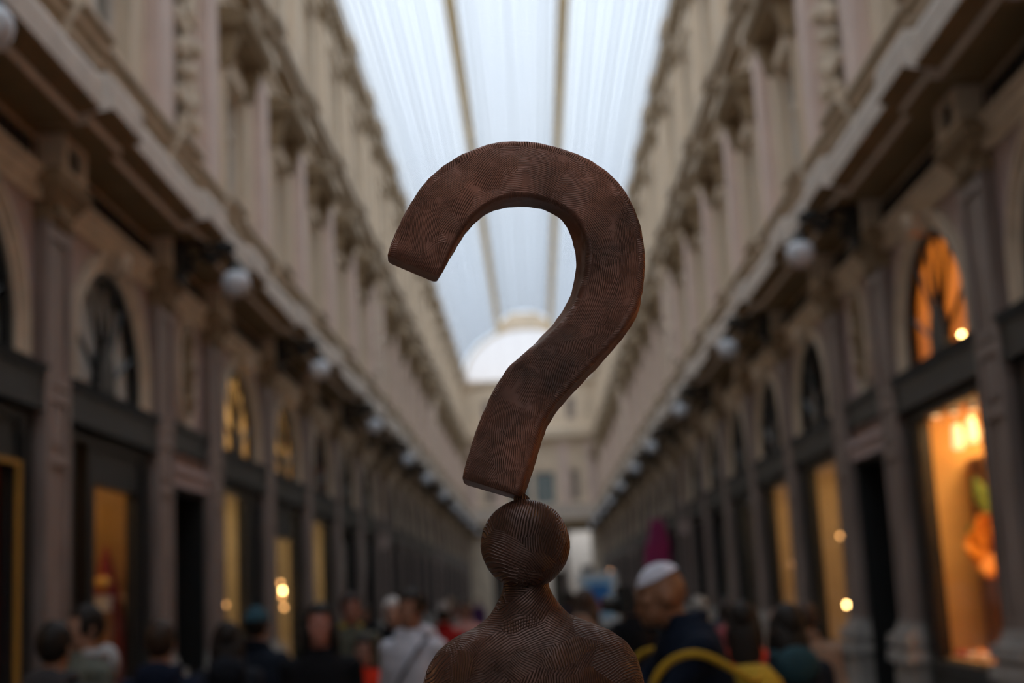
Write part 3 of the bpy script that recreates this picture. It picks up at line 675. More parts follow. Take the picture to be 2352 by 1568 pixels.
for c, y in ((0, YF), (1, YF), (2, YBK), (3, YBK)):
    cols.append(catmull([Vector((k[c][0]-SX, y, k[c][1]-PED)) for k in KP], 14))
def rrect():                                        # rounded section, a: outer to inner edge, b: front to back
    ra, rb = .075, .13; pts = []
    for k in range(1, 18): a = ra+(1-2*ra)*k/18; pts.append((a, -.035*math.sin(PI*k/18)))
    def corner(ca, cb, t0): return [(ca+ra*math.cos(t0+PI/2*k/5), cb+rb*math.sin(t0+PI/2*k/5)) for k in range(6)]
    pts = pts+corner(1-ra, rb, -PI/2)+[(1, rb+(1-2*rb)*k/7) for k in range(1, 7)]+corner(1-ra, 1-rb, 0)
    pts += [(1-ra-(1-2*ra)*k/8, 1) for k in range(1, 8)]+corner(ra, 1-rb, PI/2)+[(0, 1-rb-(1-2*rb)*k/7) for k in range(1, 7)]+corner(ra, rb, PI)
    return pts
RR = rrect(); nR = len(RR)
bm = bmesh.new(); uvl = bm.loops.layers.uv.new('UVMap'); rings = []; ulen = 0; pm = None
NS = len(cols[0])
def section(i, inset=0, push=0):
    of, inf, ob, ib = (c[i] for c in cols); out = []
    for a, b in RR:
        a = .5+(a-.5)*(1-inset); b = .5+(b-.5)*(1-inset)
        f = of.lerp(inf, a); k = ob.lerp(ib, a); q = f.lerp(k, b)
        out.append(q)
    if push:
        j = 1 if i == 0 else NS-2
        d = (sum((c[i]-c[j] for c in cols), Vector())/4).normalized(); out = [q+d*push for q in out]
    return out
SECT = [(section(0, .10, 0), -.004), (section(0, .03, -.0012), -.002)]
us = 0
for i in range(NS):
    if i: us += (sum((c[i] for c in cols), Vector())/4-sum((c[i-1] for c in cols), Vector())/4).length
    if i == 0 or i == NS-1: continue
    if i in (1, NS-2): continue
    S = section(i)
    # slightly uneven, hand worked edges
    S = [q+Vector((noise.noise(q*95), 0, noise.noise(q*95+Vector((7, 3, 1)))))*.0007 for q in S]
    SECT.append((S, us))
SECT += [(section(NS-1, .03, -.0012), us), (section(NS-1, .10, 0), us+.004)]
VV = [[bm.verts.new(q) for q in S] for S, _ in SECT]
per = [0]
for k in range(nR): per.append(per[-1]+(SECT[60][0][(k+1) % nR]-SECT[60][0][k]).length)
for i in range(len(VV)-1):
    for k in range(nR):
        edge = 17 <= k < 22 or k >= nR-6
        f = bm.faces.new((VV[i][k], VV[i][(k+1) % nR], VV[i+1][(k+1) % nR], VV[i+1][k])); f.smooth = True
        for lp, (uu, vv) in zip(f.loops, ((SECT[i][1], per[k]), (SECT[i][1], per[k+1]), (SECT[i+1][1], per[k+1]), (SECT[i+1][1], per[k]))): lp[uvl].uv = (vv+3, uu) if edge else (uu, vv)
bm.faces.new(VV[0]); bm.faces.new(VV[-1])
bmesh.ops.recalc_face_normals(bm, faces=bm.faces)
me = bpy.data.meshes.new('question_mark'); bm.to_mesh(me); bm.free(); me.materials.append(bronze_mark)
link('question_mark', me, ST)
# ball: flattened face with a rolled rim
m = MB(); NN, MM = 48, 40; hv = []; hc = Vector((.0385-SX, .0, 1.7025-PED)); hr = .0466
for i in range(MM+1):
    t = PI*i/MM
    for k in range(NN):
        a = 2*PI*k/NN; q = Vector((math.sin(t)*math.cos(a), -math.cos(t), math.sin(t)*math.sin(a)))
        rad = (abs(q.x)**2+abs(q.z)**2)**.5; e = 2.7; sc_ = 1/((rad**e+abs(q.y)**e)**(1/e))
        q = q*sc_; q = Vector((q.x*hr, q.y*.037, q.z*hr*1.0)); q += Vector((noise.noise(q*80+Vector((3, 0, 0))), noise.noise(q*70), noise.noise(q*80)))*.0006
        hv.append(q+hc)
m.add(hv, [(i*NN+k, (i+1)*NN+k, (i+1)*NN+(k+1) % NN, i*NN+(k+1) % NN) for i in range(MM) for k in range(NN)])
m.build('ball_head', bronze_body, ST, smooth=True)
m = MB(); m.tube([(.030-SX, 0, 1.765-PED), (.033-SX, 0, 1.757-PED), (.037-SX, 0, 1.748-PED), (.038-SX, 0, 1.735-PED)], [.006, .005, .009, .012], 10); m.build('joint', bronze_body, ST, smooth=True)
# body: neck, shoulders, arms, legs as one surface
def srings(mb, rows, n=28, e=2.3):                  # rows: (xl, xr, yc, depth, z)
    v = []
    for xl, xr, yc, dp, z in rows:
        cx_, hw = (xl+xr)/2, (xr-xl)/2
        for k in range(n):
            a = 2*PI*k/n; c, s = math.cos(a), math.sin(a)
            v.append((cx_+hw*math.copysign(abs(c)**(2/e), c), yc+dp*math.copysign(abs(s)**(2/e), s), z))
    f = [(i*n+k, i*n+(k+1) % n, (i+1)*n+(k+1) % n, (i+1)*n+k) for i in range(len(rows)-1) for k in range(n)]
    f += [tuple(range(n)), tuple(range(len(v)-n, len(v)))]
    return mb.add(v, f)
m = MB(); z = lambda q: q-PED
rows = [(.014, .060, .004, .021, 1.672), (.0125, .0615, .004, .022, 1.656), (.0075, .066, .004, .024, 1.647), (.003, .0715, .005, .027, 1.639), (-.0045, .080, .007, .031, 1.629), (-.0195, .1025, .009, .036, 1.619),
        (-.0405, .122, .010, .041, 1.6105), (-.058, .1385, .010, .046, 1.598), (-.069, .148, .010, .050, 1.583), (-.0755, .153, .009, .053, 1.564), (-.079, .156, .008, .055, 1.54), (-.076, .153, .006, .056, 1.51)]
srings(m, [(a-SX, b-SX, c, d, z(h)) for a, b, c, d, h in rows])
rows = [(-.05, .127, .006, .055, 1.53), (-.043, .12, .004, .052, 1.45), (-.033, .11, 0, .045, 1.37), (-.04, .117, .004, .05, 1.29), (-.042, .119, .006, .052, 1.25)]
srings(m, [(a-SX, b-SX, c, d, z(h)) for a, b, c, d, h in rows])
for s in (-1, 1):
    m.tube([(s*.086, .006, z(1.53)), (s*.100, .004, z(1.45)), (s*.112, .004, z(1.38)), (s*.114, -.006, z(1.30)), (s*.112, -.014, z(1.23))], [.026, .024, .021, .018, .014], 12)
    m.tube([(s*.112, -.014, z(1.235)), (s*.111, -.018, z(1.215)), (s*.109, -.022, z(1.19))], [(.011, .016), (.010, .018), (.008, .014)], 10)
    for k in range(4): m.tube([(s*.109, -.034+k*.009, z(1.195)), (s*.108, -.036+k*.009, z(1.175)), (s*.105, -.036+k*.009, z(1.155+.004*abs(k-1.3)))], [.0048, .0045, .0035], 7)
    m.tube([(s*.108, -.030, z(1.215)), (s*.103, -.042, z(1.20)), (s*.101, -.046, z(1.185))], [.006, .0055, .004], 7)
    m.tube([(s*.042, .004, z(1.28)), (s*.045, .002, z(1.16)), (s*.046, -.002, z(1.07)), (s*.047, .004, z(.98)), (s*.047, .006, z(.885))], [.043, .036, .028, .028, .018], 14)
    m.tube([(s*.047, .018, z(.877)), (s*.049, -.01, z(.879)), (s*.053, -.045, z(.873))], [(.016, .014), (.019, .014), (.015, .009)], 10)
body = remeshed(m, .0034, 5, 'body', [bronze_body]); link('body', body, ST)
m = MB(); m.box(-.12, .12, -.10, .09, -.012, .006); m.build('foot_plate', bronze_body, ST)
# stand under the figure, below the frame
m = MB(); m.box(SX-.22, SX+.22, SY-.2, SY+.2, 0, .1); m.taper(SX-.19, SX+.19, SY-.17, SY+.17, .1, SX-.17, SX+.17, SY-.15, SY+.15, PED-.07); m.box(SX-.2, SX+.2, SY-.18, SY+.18, PED-.07, PED-.012)
tag(m.build('pedestal', mat('black_pedestal', (.03, .028, .026), .5, var=.1)), 'dark square pedestal carrying the bronze question mark figure', 'pedestal')
# ------------------------------------------------------------------ things in the shop windows
def glow(name, col, s):
    return mat(name, col, .5, emit=col, estr=s)
bulbm = glow('warm_bulb', (1.0, .62, .22), 48); bulbdim = glow('dim_warm_bulb', (1.0, .48, .16), 9); tubem = glow('warm_lamp_glass', (1.0, .72, .38), 1.5)
leafm = mat('green_leaf', (.12, .20, .04), .5, var=.3, scale=20); petal = mat('orange_petal', (.75, .30, .025), .6, var=.15, scale=9); pinkpetal = mat('pink_petal', (.85, .38, .22), .6, var=.1)
plank = mat('honey_wood', (.48, .27, .09), .5, var=.15, scale=5)
# right hand window, orange: pelmet with spotlights, paper flower, shelf of sweets
YB0 = 13.47
# spotlight rail with heads
rail = empty('spotlight_rail', 'row of small bright spotlights under the ceiling of the orange shop window', 'spotlights', (4.35, 14.0, 3.36))
m = MB(); m.box(-.30, .34, -.02, .02, -.05, -.01); m.build('rail', blackwood, rail)
for k, (x, z_) in enumerate(((-.30, -.14), (-.12, -.12), (.06, -.10), (.24, -.08))):
    m = MB(); m.lathe([(.028, .07), (.045, .02), (.05, -.03)], (x, .0, z_), 10); h = m.build('spot_head', blackwood, rail)
    m = MB(); m.lathe([(.002, -.026), (.042, -.032), (.044, -.04), (.002, -.05)], (x, 0, z_), 10); m.build('lamp_glass', tubem, h)
for k, (x, z_) in enumerate(((4.30, 3.0), (4.45, 3.06), (4.59, 3.10))):
    L = empty('pendant_lamp', ['left', 'middle', 'right'][k]+' one of the three glowing glass pendants in the orange shop window', 'lamp', (x, 14.22, z_))
    m = MB(); m.lathe([(.03, .12), (.045, .08), (.06, -.10), (.05, -.13), (.01, -.135)], n=14); m.build('glass_shade', tubem, L, smooth=True)
    m = MB(); m.tube([(0, 0, .12), (0, 0, 3.39-z_)], .006, 5); m.build('cord', blackwood, L)
m = MB(); m.box(4.56, 5.15, 14.32, 14.8, .78, 2.76); m.box(4.54, 5.15, 14.30, 14.82, 2.74, 2.8); m.box(4.54, 5.15, 14.30, 14.82, .78, .88); m.box(4.60, 4.85, 14.31, 14.33, .95, 2.66)
tag(m.build('display_cabinet', brownint), 'tall brown cabinet at the back of the orange shop window', 'cabinet')
fl_ = empty('paper_flower', 'large orange paper poppy with green leaves hanging in the orange shop window', 'flower', (4.50, 14.05, 1.9))
m = MB(); m.tube([(.05, 0, -1.02), (.03, 0, -.4), (-.02, 0, .1), (.0, .02, .8), (.08, .02, 1.3)], .014, 6); m.build('stem', leafm, fl_)
for k in range(6):
    a = k*PI/3; m = MB()
    vs = []; 
    for i in range(6):
        for j in range(5):
            u = i/5; v_ = (j-2)/2; w_ = .20*math.sin(PI*min(1, .15+u*.8)); r_ = .34*u
            vs.append((math.cos(a)*r_-math.sin(a)*v_*w_, -.05-.12*u*u+.03*math.sin(v_*3+k), math.sin(a)*r_+math.cos(a)*v_*w_))
    f = [(i*5+j, i*5+j+1, (i+1)*5+j+1, (i+1)*5+j) for i in range(5) for j in range(4)]
    m.add(vs, f); o = m.build('petal', petal, fl_, smooth=True); s_ = o.modifiers.new('t', 'SOLIDIFY'); s_.thickness = .006
m = MB(); m.ell((0, -.08, 0), (.08, .05, .08), 10, 8); m.build('flower_heart', mat('dark_heart', (.35, .09, .01), .7), fl_)
def leaf(L, Wd, bend):
    m = MB(); vs = []
    for i in range(9):
        u = i/8; w_ = Wd*math.sin(PI*min(1, u*.96+.02))
        for v_ in (-1, 0, 1): vs.append((v_*w_, bend*u*u-.02*abs(v_), u*L))
    return m.add(vs, [(i*3+j, i*3+j+1, (i+1)*3+j+1, (i+1)*3+j) for i in range(8) for j in range(2)])
for (x, y, z_, L, Wd, rz) in ((-.02, -.03, .28, .42, .085, -.35), (.0, -.02, .55, .36, .05, .35), (-.05, -.03, .0, .30, .07, -.9)):
    m = leaf(L, Wd, -.05); o = m.build('leaf', leafm, fl_, (x, y, z_), smooth=True); o.rotation_euler = (0, rz, 0); s_ = o.modifiers.new('t', 'SOLIDIFY'); s_.thickness = .005
m = MB(); m.ell((.12, -.03, .36), (.13, .05, .17), 12, 8); m.ell((.06, -.05, .30), (.08, .04, .12), 10, 6); m.build('pink_bud', pinkpetal, fl_, smooth=True)
m = MB(); m.box(3.99, 4.64, 12.45, 14.28, .825, .855)
tag(m.build('display_shelf', plank), 'honey coloured wooden board at the bottom of the orange shop window', 'shelf')
rr = random.Random(11)
SWC = [((.75, .10, .03), 'red'), ((.85, .28, .03), 'orange'), ((.85, .55, .08), 'yellow'), ((.80, .74, .62), 'white'), ((.45, .05, .03), 'dark red'), ((.75, .40, .20), 'peach')]
def sweet(kind):
    m = MB()
    if kind == 0: m.lathe([(.01, 0), (.045, .004), (.052, .03), (.04, .055), (.012, .066)], n=10)
    elif kind == 1: m.lathe([(.02, 0), (.05, .01), (.05, .035), (.03, .05), (.03, .06), (.008, .08)], n=10)
    else: m.taper(-.045, .045, -.045, .045, 0, -.035, .035, -.035, .035, .05); m.ell((0, 0, .055), (.02, .02, .012), 8, 5)
    return m
SW = [sweet(k).mesh('sweet', [mat('sweet_red', SWC[0][0], .35)], True) for k in range(3)]
n = 0
for j in range(4):
    for i in range(8):
        y = 12.75+i*.21+rr.random()*.06; x = 4.10+j*.15+rr.random()*.03; z_ = .855+(.0 if j < 2 else 0)
        if i > 4 and j > 1: continue
        c, nm = SWC[rr.randrange(6)]; o = link('sweet', SW[(i+j) % 3], None, (x, y, z_)); o.material_slots[0].link = 'OBJECT'; o.material_slots[0].material = mat('sweet_'+nm.replace(' ', '_'), c, .35)
        tag(o, f'little {nm} sweet on the wooden board of the orange shop window', 'sweet', f'{nm} sweets in the orange window')
for k, (px, y, z_, bm_) in enumerate(((4.149, 19.4, 1.316, bulbm), (4.186, 19.6, 2.235, bulbdim), (4.068, 12.98, 3.81, bulbm))):
    t = ['lower bright little bulb in the warm beige shop window', 'upper dim little bulb in the warm beige shop window', 'bright little bulb low in the lit orange fanlight'][k]
    r_ = .022 if k != 2 else .02; B = empty('light_bulb', t, 'bulb', (px, y, z_))
    m = MB(); m.ell((0, 0, 0), (r_, r_, r_*1.25), 10, 8); m.build('glass', bm_, B, smooth=True); m = MB(); m.lathe([(r_*.5, r_), (r_*.5, r_*2.2)], n=8); m.build('socket', gold, B)
    m = MB(); m.tube([(0, 0, r_*2), (0, 0, 3.38-z_ if k < 2 else .32)], .004, 4); m.build('cord', blackwood, B)
for k, (y, z_, s) in enumerate(((23.3, 2.04, 1), (23.3, 1.92, 0), (23.3, 1.83, 1), (23.3, 1.65, 1), (19.0, 1.595, 0), (19.0, 1.72, 1))):
    t = ['topmost bulb', 'brightest bulb, second down,', 'third bulb down', 'lowest bulb'][k]+' of the string in the second left cream window' if k < 4 else ['brighter low bulb', 'dimmer upper bulb'][k-4]+' in the first cream window on the left'
    x = -4.12+(.02 if k % 2 else 0); B = empty('light_bulb', t, 'bulb', (x, y+(k % 4)*.05, z_))
    r_ = .026; m = MB(); m.ell((0, 0, 0), (r_, r_, r_*1.2), 10, 8); m.build('glass', bulbm if s == 0 else bulbdim, B, smooth=True)
    m = MB(); m.lathe([(r_*.5, r_), (r_*.5, r_*2)], n=8); m.build('socket', gold, B)
    m = MB(); m.tube([(0, 0, r_*2), (0, 0, 3.38-z_)], .004, 4); m.build('cord', blackwood, B)
# left hand windows
T = empty('red_tent_display', 'pointed dark red tent shaped display with gold ball in the gold draped shop window', 'display', (-4.33, 14.55, .77))
m = MB(); m.lathe([(.21, 0), (.205, .5), (.185, .85), (.12, 1.18), (.05, 1.46), (.008, 1.60)], n=18); m.build('tent', mat('tent_red', (.22, .015, .010), .6), T, smooth=True)
m = MB(); m.ell((.04, -.24, 1.21), (.09, .08, .062), 12, 8); m.build('gold_ball', mat('gold_ball', (.75, .42, .08), .4), T, smooth=True)
m = MB(); m.box(-.14, .12, -.36, -.20, .93, 1.05); m.box(-.145, .125, -.365, -.195, 1.03, 1.08)
m.build('white_gift_box', mat('white_card', (.70, .64, .58), .7), T)
m = MB(); m.lathe([(.09, 0), (.10, .5), (.08, .72), (.05, .84), (.02, .92)], (-.16, -.30, 0), 12); m.build('pale_figure', mat('peach_card', (.45, .25, .17), .7), T)
m = MB(); m.box(-.15, .13, -.36, -.2, 0, .93); m.build('brown_stand', brownint, T)
m = MB(-1); m.box(4.45, 4.49, 9.0, 11.30, .8, 3.3); tag(m.build('red_display_board', redint), 'deep red board standing in the leftmost shop window', 'board')
m = MB(-1); m.box(3.945, 3.97, 11.005, 11.075, .83, 2.88); m.box(3.945, 3.97, 9.46, 11.005, 2.84, 2.88); tag(m.build('gold_frame', gold), 'thin gold frame edge at the side of the leftmost shop window', 'frame')
for k, (y0, y1) in enumerate(((13.05, 13.75), (13.82, 14.75))):
    m = MB(-1); vs = []
    for i in range(12):
        for j in range(25):
            u, v_ = i/11, j/24; vs.append((5.06+.045*math.sin(v_*22+k)*(1-.3*u), y0+(y1-y0)*v_, 3.36-2.54*u))
    m.add(vs, [(i*25+j, i*25+j+1, (i+1)*25+j+1, (i+1)*25+j) for i in range(11) for j in range(24)])
    o = m.build('curtain', golddrape, smooth=True); o.modifiers.new('t', 'SOLIDIFY').thickness = .006
    tag(o, ['narrow gold curtain at the left', 'wide gold curtain on the right'][k]+' of the gold draped shop window', 'curtain')
# magenta banner, poster stand, terrace lamp, small stone bollard in the crowd
BN = empty('banner', 'magenta cloth banner hanging from the right wall above the crowd', 'banner', (3.35, 39, 3.5))
m = MB(); vs = []
for i in range(11):
    for j in range(9):
        u, v_ = i/10, j/8; vs.append((-.01+(v_-.5)*(.36+.34*min(1, u*1.8))+.04*math.sin(u*5), .05*math.sin(v_*14+u*2), -1.38*u*(1-.05*math.sin(v_*4))))
m.add(vs, [(i*9+j, i*9+j+1, (i+1)*9+j+1, (i+1)*9+j) for i in range(10) for j in range(8)]); o = m.build('cloth', mat('magenta_cloth', (.34, .015, .085), .8, col2=(.22, .02, .10), scale=3), BN, smooth=True)
o.modifiers.new('t', 'SOLIDIFY').thickness = .008
m = MB(); m.tube([(-.4, 0, .02), (.66, 0, .02)], .02, 6); m.build('pole', iron, BN)
PS = empty('poster_stand', 'white framed poster with a blue picture on a stand in the middle of the crowd', 'poster', (.95, 22, 0))
m = MB(); m.box(-.30, .30, -.02, .02, 1.17, 1.95); m.build('white_board', mat('white_board', (.52, .58, .62), .5), PS)
m = MB(); m.box(-.21, .22, -.03, -.02, 1.25, 1.86); m.build('pale_blue_print', mat('pale_blue_print', (.25, .45, .65), .5), PS)
m = MB(); m.box(-.12, .17, -.036, -.03, 1.42, 1.76); m.build('blue_print', mat('deep_blue_print', (.01, .08, .36), .5, col2=(.01, .17, .48), scale=5), PS)
m = MB(); m.box(-.10, .10, -.04, -.036, 1.36, 1.50); m.build('red_print', mat('dusky_red_print', (.20, .06, .12), .5), PS)
m = MB(); m.box(-.03, .03, -.02, .02, .04, 1.17); m.lathe([(.24, 0), (.24, .025), (.03, .05)], n=16); m.build('stand', iron, PS)
TL = empty('terrace_lamp', 'slender standing lamp with one orange bulb above the poster', 'lamp', (1.81, 35, 0))
m = MB(); m.lathe([(.18, 0), (.18, .03), (.025, .06), (.02, 1.98), (.05, 2.02), (.02, 2.03)], n=12); m.build('pole', iron, TL)
m = MB(); m.ell((0, 0, 2.085), (.05, .05, .055), 12, 8); m.build('bulb', glow('orange_bulb', (1.0, .50, .24), 9), TL, smooth=True)
m = MB(); m.lathe([(.17, 0), (.17, .12), (.11, .2), (.10, 1.1), (.15, 1.18), (.15, 1.26), (.09, 1.32), (.12, 1.42), (.06, 1.52)], n=14)
tag(m.build('stone_bollard', basestone, None, (2.25, 20, 0)), 'pale stone bollard standing by the right wall behind the man in navy', 'bollard')

# ------------------------------------------------------------------ people
def body_mb(pose):
    m = MB(); ly = {'stoop': -.17}.get(pose, 0); lz = {'stoop': -.06}.get(pose, 0)
    sh = Vector((0, ly*.45, lz*.3)); hd = Vector((0, ly, lz))
    for s in (-1, 1):
        f = .10*s if pose != 'stoop' else .03*s
        m.tube([(s*.09, 0, .95), (s*.10, f*.9-.02, .52), (s*.10, f*1.2+.03, .10)], [.088, .058, .042], 10)
        m.tube([(s*.10, f*1.2+.06, .045), (s*.10, f*1.2-.02, .05), (s*.105, f*1.2-.13, .035)], [(.036, .035), (.042, .04), (.036, .025)], 8)
        S = Vector((s*.175, 0, 1.385))+sh; m.ell(S, .05, 10, 8)
        if pose == 'stoop': P = [S, S+Vector((s*.03, -.20, -.20)), S+Vector((-s*.12, -.38, .06))]
        elif pose == 'raise' and s == 1: P = [S, S+Vector((s*.12, -.14, -.12)), S+Vector((s*.08, -.20, .20))]
        else: P = [S, S+Vector((s*.05, .03, -.29)), S+Vector((s*.06, -.07+.05*s, -.52))]
        m.tube(P, [.052, .043, .029], 10)
        d = (P[2]-P[1]).normalized(); pc = P[2]+d*.05
        m.tube([P[2], P[2]+d*.04, P[2]+d*.09], [(.024, .03), (.02, .04), (.016, .038)], 10)
        side = Vector((0, 1, 0)) if abs(d.z) > .5 else Vector((0, 0, 1))
        side = (side-d*side.dot(d)).normalized(); inw = Vector((-s, 0, 0)); inw = (inw-d*inw.dot(d)).normalized()
        for k, L in enumerate((.066, .076, .070, .054)):
            b = P[2]+d*.085+side*(-.030+.020*k); c = b+d*L*.55+inw*.006; e = b+d*L*.9+inw*.026
            m.tube([b-d*.02, b, c, e], [.010, .0095, .0088, .007], 7)
        t = P[2]+d*.03-side*.034; m.tube([t, t-side*.022+d*.03, t-side*.024+d*.058+inw*.012], [.013, .0115, .009], 7)
    T = [(.155, .105, .90, 0), (.14, .10, 1.08, 0), (.165, .115, 1.27, sh.y*.7), (.18, .105, 1.40, sh.y), (.11, .075, 1.475, sh.y)]
    srings(m, [(-a, a, y, b, z_) for a, b, z_, y in T], 16, 2.2)
    m.tube([Vector((0, .01, 1.45))+sh, Vector((0, .0, 1.52))+hd*.7, Vector((0, -.005, 1.60))+hd], [.062, .056, .055], 12)
    h = Vector((0, -.01, 1.645))+hd
    m.ell(h+Vector((0, .012, .018)), (.077, .096, .10), 16, 12); m.ell(h+Vector((0, -.03, -.055)), (.058, .062, .066), 14, 10); m.ell(h+Vector((0, -.062, -.098)), (.026, .022, .02), 8, 6)
    m.tube([h+Vector((0, -.082, .02)), h+Vector((0, -.105, -.018)), h+Vector((0, -.10, -.032))], [.011, .015, .012], 8)
    m.ell(h+Vector((0, -.080, .036)), (.05, .014, .010), 10, 6); m.ell(h+Vector((-.040, -.066, -.018)), (.026, .022, .022), 8, 6); m.ell(h+Vector((.040, -.066, -.018)), (.026, .022, .022), 8, 6); m.ell(h+Vector((0, -.088, -.062)), (.026, .012, .010), 10, 6)
    for s in (-1, 1): m.ell(h+Vector((s*.078, .015, -.012)), (.012, .022, .034), 8, 6)
    return m, h, sh
BASE = {}
def base(pose):
    if pose in BASE: return BASE[pose]
    m, h, sh = body_mb(pose)
    d = {'body': remeshed(m, .011, 2, 'body', [MATS['skin_tone']]), 'h': h, 'sh': sh}
    e = MB()
    for s in (-1, 1): e.ell(h+Vector((s*.031, -.0795, .012)), (.011, .009, .0055), 8, 6)
    d['eyes'] = e.mesh('eyes', [mat('dark_eyes', (.02, .015, .012), .2)], True)
    # jacket: torso and sleeves, with a stand-up collar
    j = MB(); ly = sh.y
    T = [(.20, .15, .80, 0), (.195, .145, .95, 0), (.185, .14, 1.10, ly*.4), (.198, .15, 1.27, ly*.8), (.19, .135, 1.37, ly), (.165, .115, 1.43, ly), (.115, .09, 1.475, ly), (.08, .075, 1.515, ly*1.3)]
    srings(j, [(-a, a, y, b, z_) for a, b, z_, y in T], 18, 2.3)
    for s in (-1, 1):
        S = Vector((s*.175, 0, 1.385))+sh; j.ell(S+Vector((0, 0, .005)), (.08, .08, .07), 12, 8)
        if pose == 'stoop': P = [S, S+Vector((s*.03, -.20, -.20)), S+Vector((-s*.11, -.35, .04))]
        elif pose == 'raise' and s == 1: P = [S, S+Vector((s*.12, -.14, -.12)), S+Vector((s*.08, -.19, .16))]
        else: P = [S, S+Vector((s*.055, .03, -.29)), S+Vector((s*.065, -.065+.05*s, -.50))]
        j.tube(P, [.078, .066, .050], 12)
    d['jacket'] = remeshed(j, .016, 4, 'jacket', [MATS['skin_tone']])
    c = MB(); cc = Vector((0, .0, 0))+sh*1.3
    c.tube([cc+Vector((.075*math.sin(a), .075*math.cos(a)+.01, 1.505+.02*math.cos(a))) for a in [2.6*(k/8-1)+0 for k in range(17)]], .026, 8); d['collar'] = c.mesh('collar', [MATS['skin_tone']], True)
    hd_ = MB(); hd_.ell(cc+Vector((0, .12, 1.44)), (.13, .07, .11), 12, 8); hd_.tube([cc+Vector((.10*math.sin(a), .09*math.cos(a)+.02, 1.49)) for a in [2.3*(k/8-1) for k in range(17)]], .036, 8); d['hood'] = hd_.mesh('hood', [MATS['skin_tone']], True)
    t = MB()
    for s in (-1, 1):
        f = .10*s if pose != 'stoop' else .03*s
        t.tube([(s*.085, 0, .98), (s*.092, 0, .86), (s*.10, f*.9-.02, .52), (s*.10, f*1.2+.03, .09)], [(.10, .115), (.095, .105), .072, .06], 12)
    d['trousers'] = remeshed(t, .018, 2, 'trousers', [mat('dark_trousers', (.02, .02, .025), .8)])
    sh_ = MB()
    for s in (-1, 1):
        f = .10*s if pose != 'stoop' else .03*s
        sh_.tube([(s*.10, f*1.2+.09, .045), (s*.10, f*1.2+.02, .055), (s*.105, f*1.2-.08, .045), (s*.108, f*1.2-.16, .032)], [(.04, .045), (.048, .055), (.048, .045), (.035, .03)], 10)
    d['shoes'] = sh_.mesh('shoes', [mat('dark_shoes', (.02, .016, .014), .5)], True)
    def cap(scale, cut, rough_=.006):
        q = MB(); q.ell(h+Vector((0, .016, .022)), (.077*scale+.006, .096*scale+.006, .10*scale+.008), 44, 34)
        k = [i for i, f in enumerate(q.f) if not all(cut(Vector(q.v[v_])-h) for v_ in f)]
        q.f = [q.f[i] for i in k]; q.m = [q.m[i] for i in k]
        q.v = [tuple(Vector(v_)+(Vector(v_)-h).normalized()*noise.noise(Vector(v_)*38)*rough_) for v_ in q.v]; return q
    # hair keeps off the face: points ahead of the temples and under the hairline go
    d['short_hair'] = cap(1.06, lambda p: (p.y < -.045 and p.z < .07) or (p.z < -.03 and p.y < .05) or p.z < -.075).mesh('short_hair', [MATS['skin_tone']], True)
    lg = cap(1.10, lambda p: (p.y < -.04 and p.z < .075) or (p.z < -.02 and p.y < .0))
    lg.tube([h+Vector((0, .055, .03)), h+Vector((0, .075, -.10)), h+Vector((0, .10, -.24)), h+Vector((0, .11, -.33))], [(.09, .055), (.10, .05), (.11, .045), (.08, .03)], 12)
    for s in (-1, 1): lg.tube([h+Vector((s*.075, .0, .05)), h+Vector((s*.092, -.01, -.08)), h+Vector((s*.10, -.03, -.22))], [.028, .03, .02], 8)
    d['long_hair'] = lg.mesh('long_hair', [MATS['skin_tone']], True)
    d['beanie'] = cap(1.16, lambda p: p.z < .035, .002).mesh('beanie', [MATS['skin_tone']], True)
    sk = MB(); sk.ell(h+Vector((0, .016, .022)), (.084, .108, .112), 24, 24, Matrix.Rotation(math.radians(24), 3, 'X'))
    sk.f = sk.f[:24*8]; sk.m = sk.m[:24*8]; d['scalp_shine'] = sk.mesh('scalp_shine', [MATS['skin_tone']], True)  # white shell over the crown stands in for shine on bald skin
    BASE[pose] = d; return d
mat('skin_tone', (.32, .17, .11), .6)
def cloth(c): return mat('cloth_%d_%d_%d' % tuple(int(q*999) for q in c), c, .9, var=.12, scale=9, spec=.12)
def person(label, x, y, hz, rz, coat, hair=None, haircol=(.015, .011, .009), skin=(.36, .19, .125), pose='walk', neck='collar', neckcol=None, group=None, hat=None, hatcol=None):
    b = base(pose); s = hz/1.635 if pose != 'stoop' else hz/1.585
    P = empty('person', label, 'person', (x, y, 0), group=group, rz=math.radians(rz)); P.scale = (s, s, s)
    def part(key, col):
        o = link(key, b[key], P); o.material_slots[0].link = 'OBJECT'; o.material_slots[0].material = col; return o
    B = part('body', mat('skin_%d_%d' % (int(skin[0]*999), int(skin[1]*999)), skin, .55, var=.08, scale=12)); link('eyes', b['eyes'], B)
    part('jacket', cloth(coat)); link('trousers', b['trousers'], P); link('shoes', b['shoes'], P)
    if neck: part(neck, cloth(neckcol or coat))
    if hair: part(hair, mat('hair_%d_%d' % (int(haircol[0]*999), int(haircol[1]*999)), haircol, .6, spec=.2))
    if hat: part(hat, cloth(hatcol))
    return P
BLK = (.008, .008, .010); NAVY = (.008, .012, .027)
person('dark haired person in a dark grey hooded jacket seen from behind, leftmost in the crowd', -2.24, 6.8, 1.51, 175, (.045, .042, .045), 'short_hair', neck='hood')
person('dark haired man in profile in a grey green hoodie with pale collar', -2.47, 8.0, 1.583, -50, (.12, .13, .11), 'short_hair', neck='hood', neckcol=(.34, .33, .33))
person('brown haired person in a navy quilted jacket seen from behind', -1.925, 7.5, 1.49, 185, NAVY, 'short_hair', (.035, .020, .013), neck='hood')
person('dark haired person in a charcoal jacket seen from behind, left of the teal hat', -1.89, 8.95, 1.455, 190, (.016, .018, .024), 'long_hair', neck='hood')
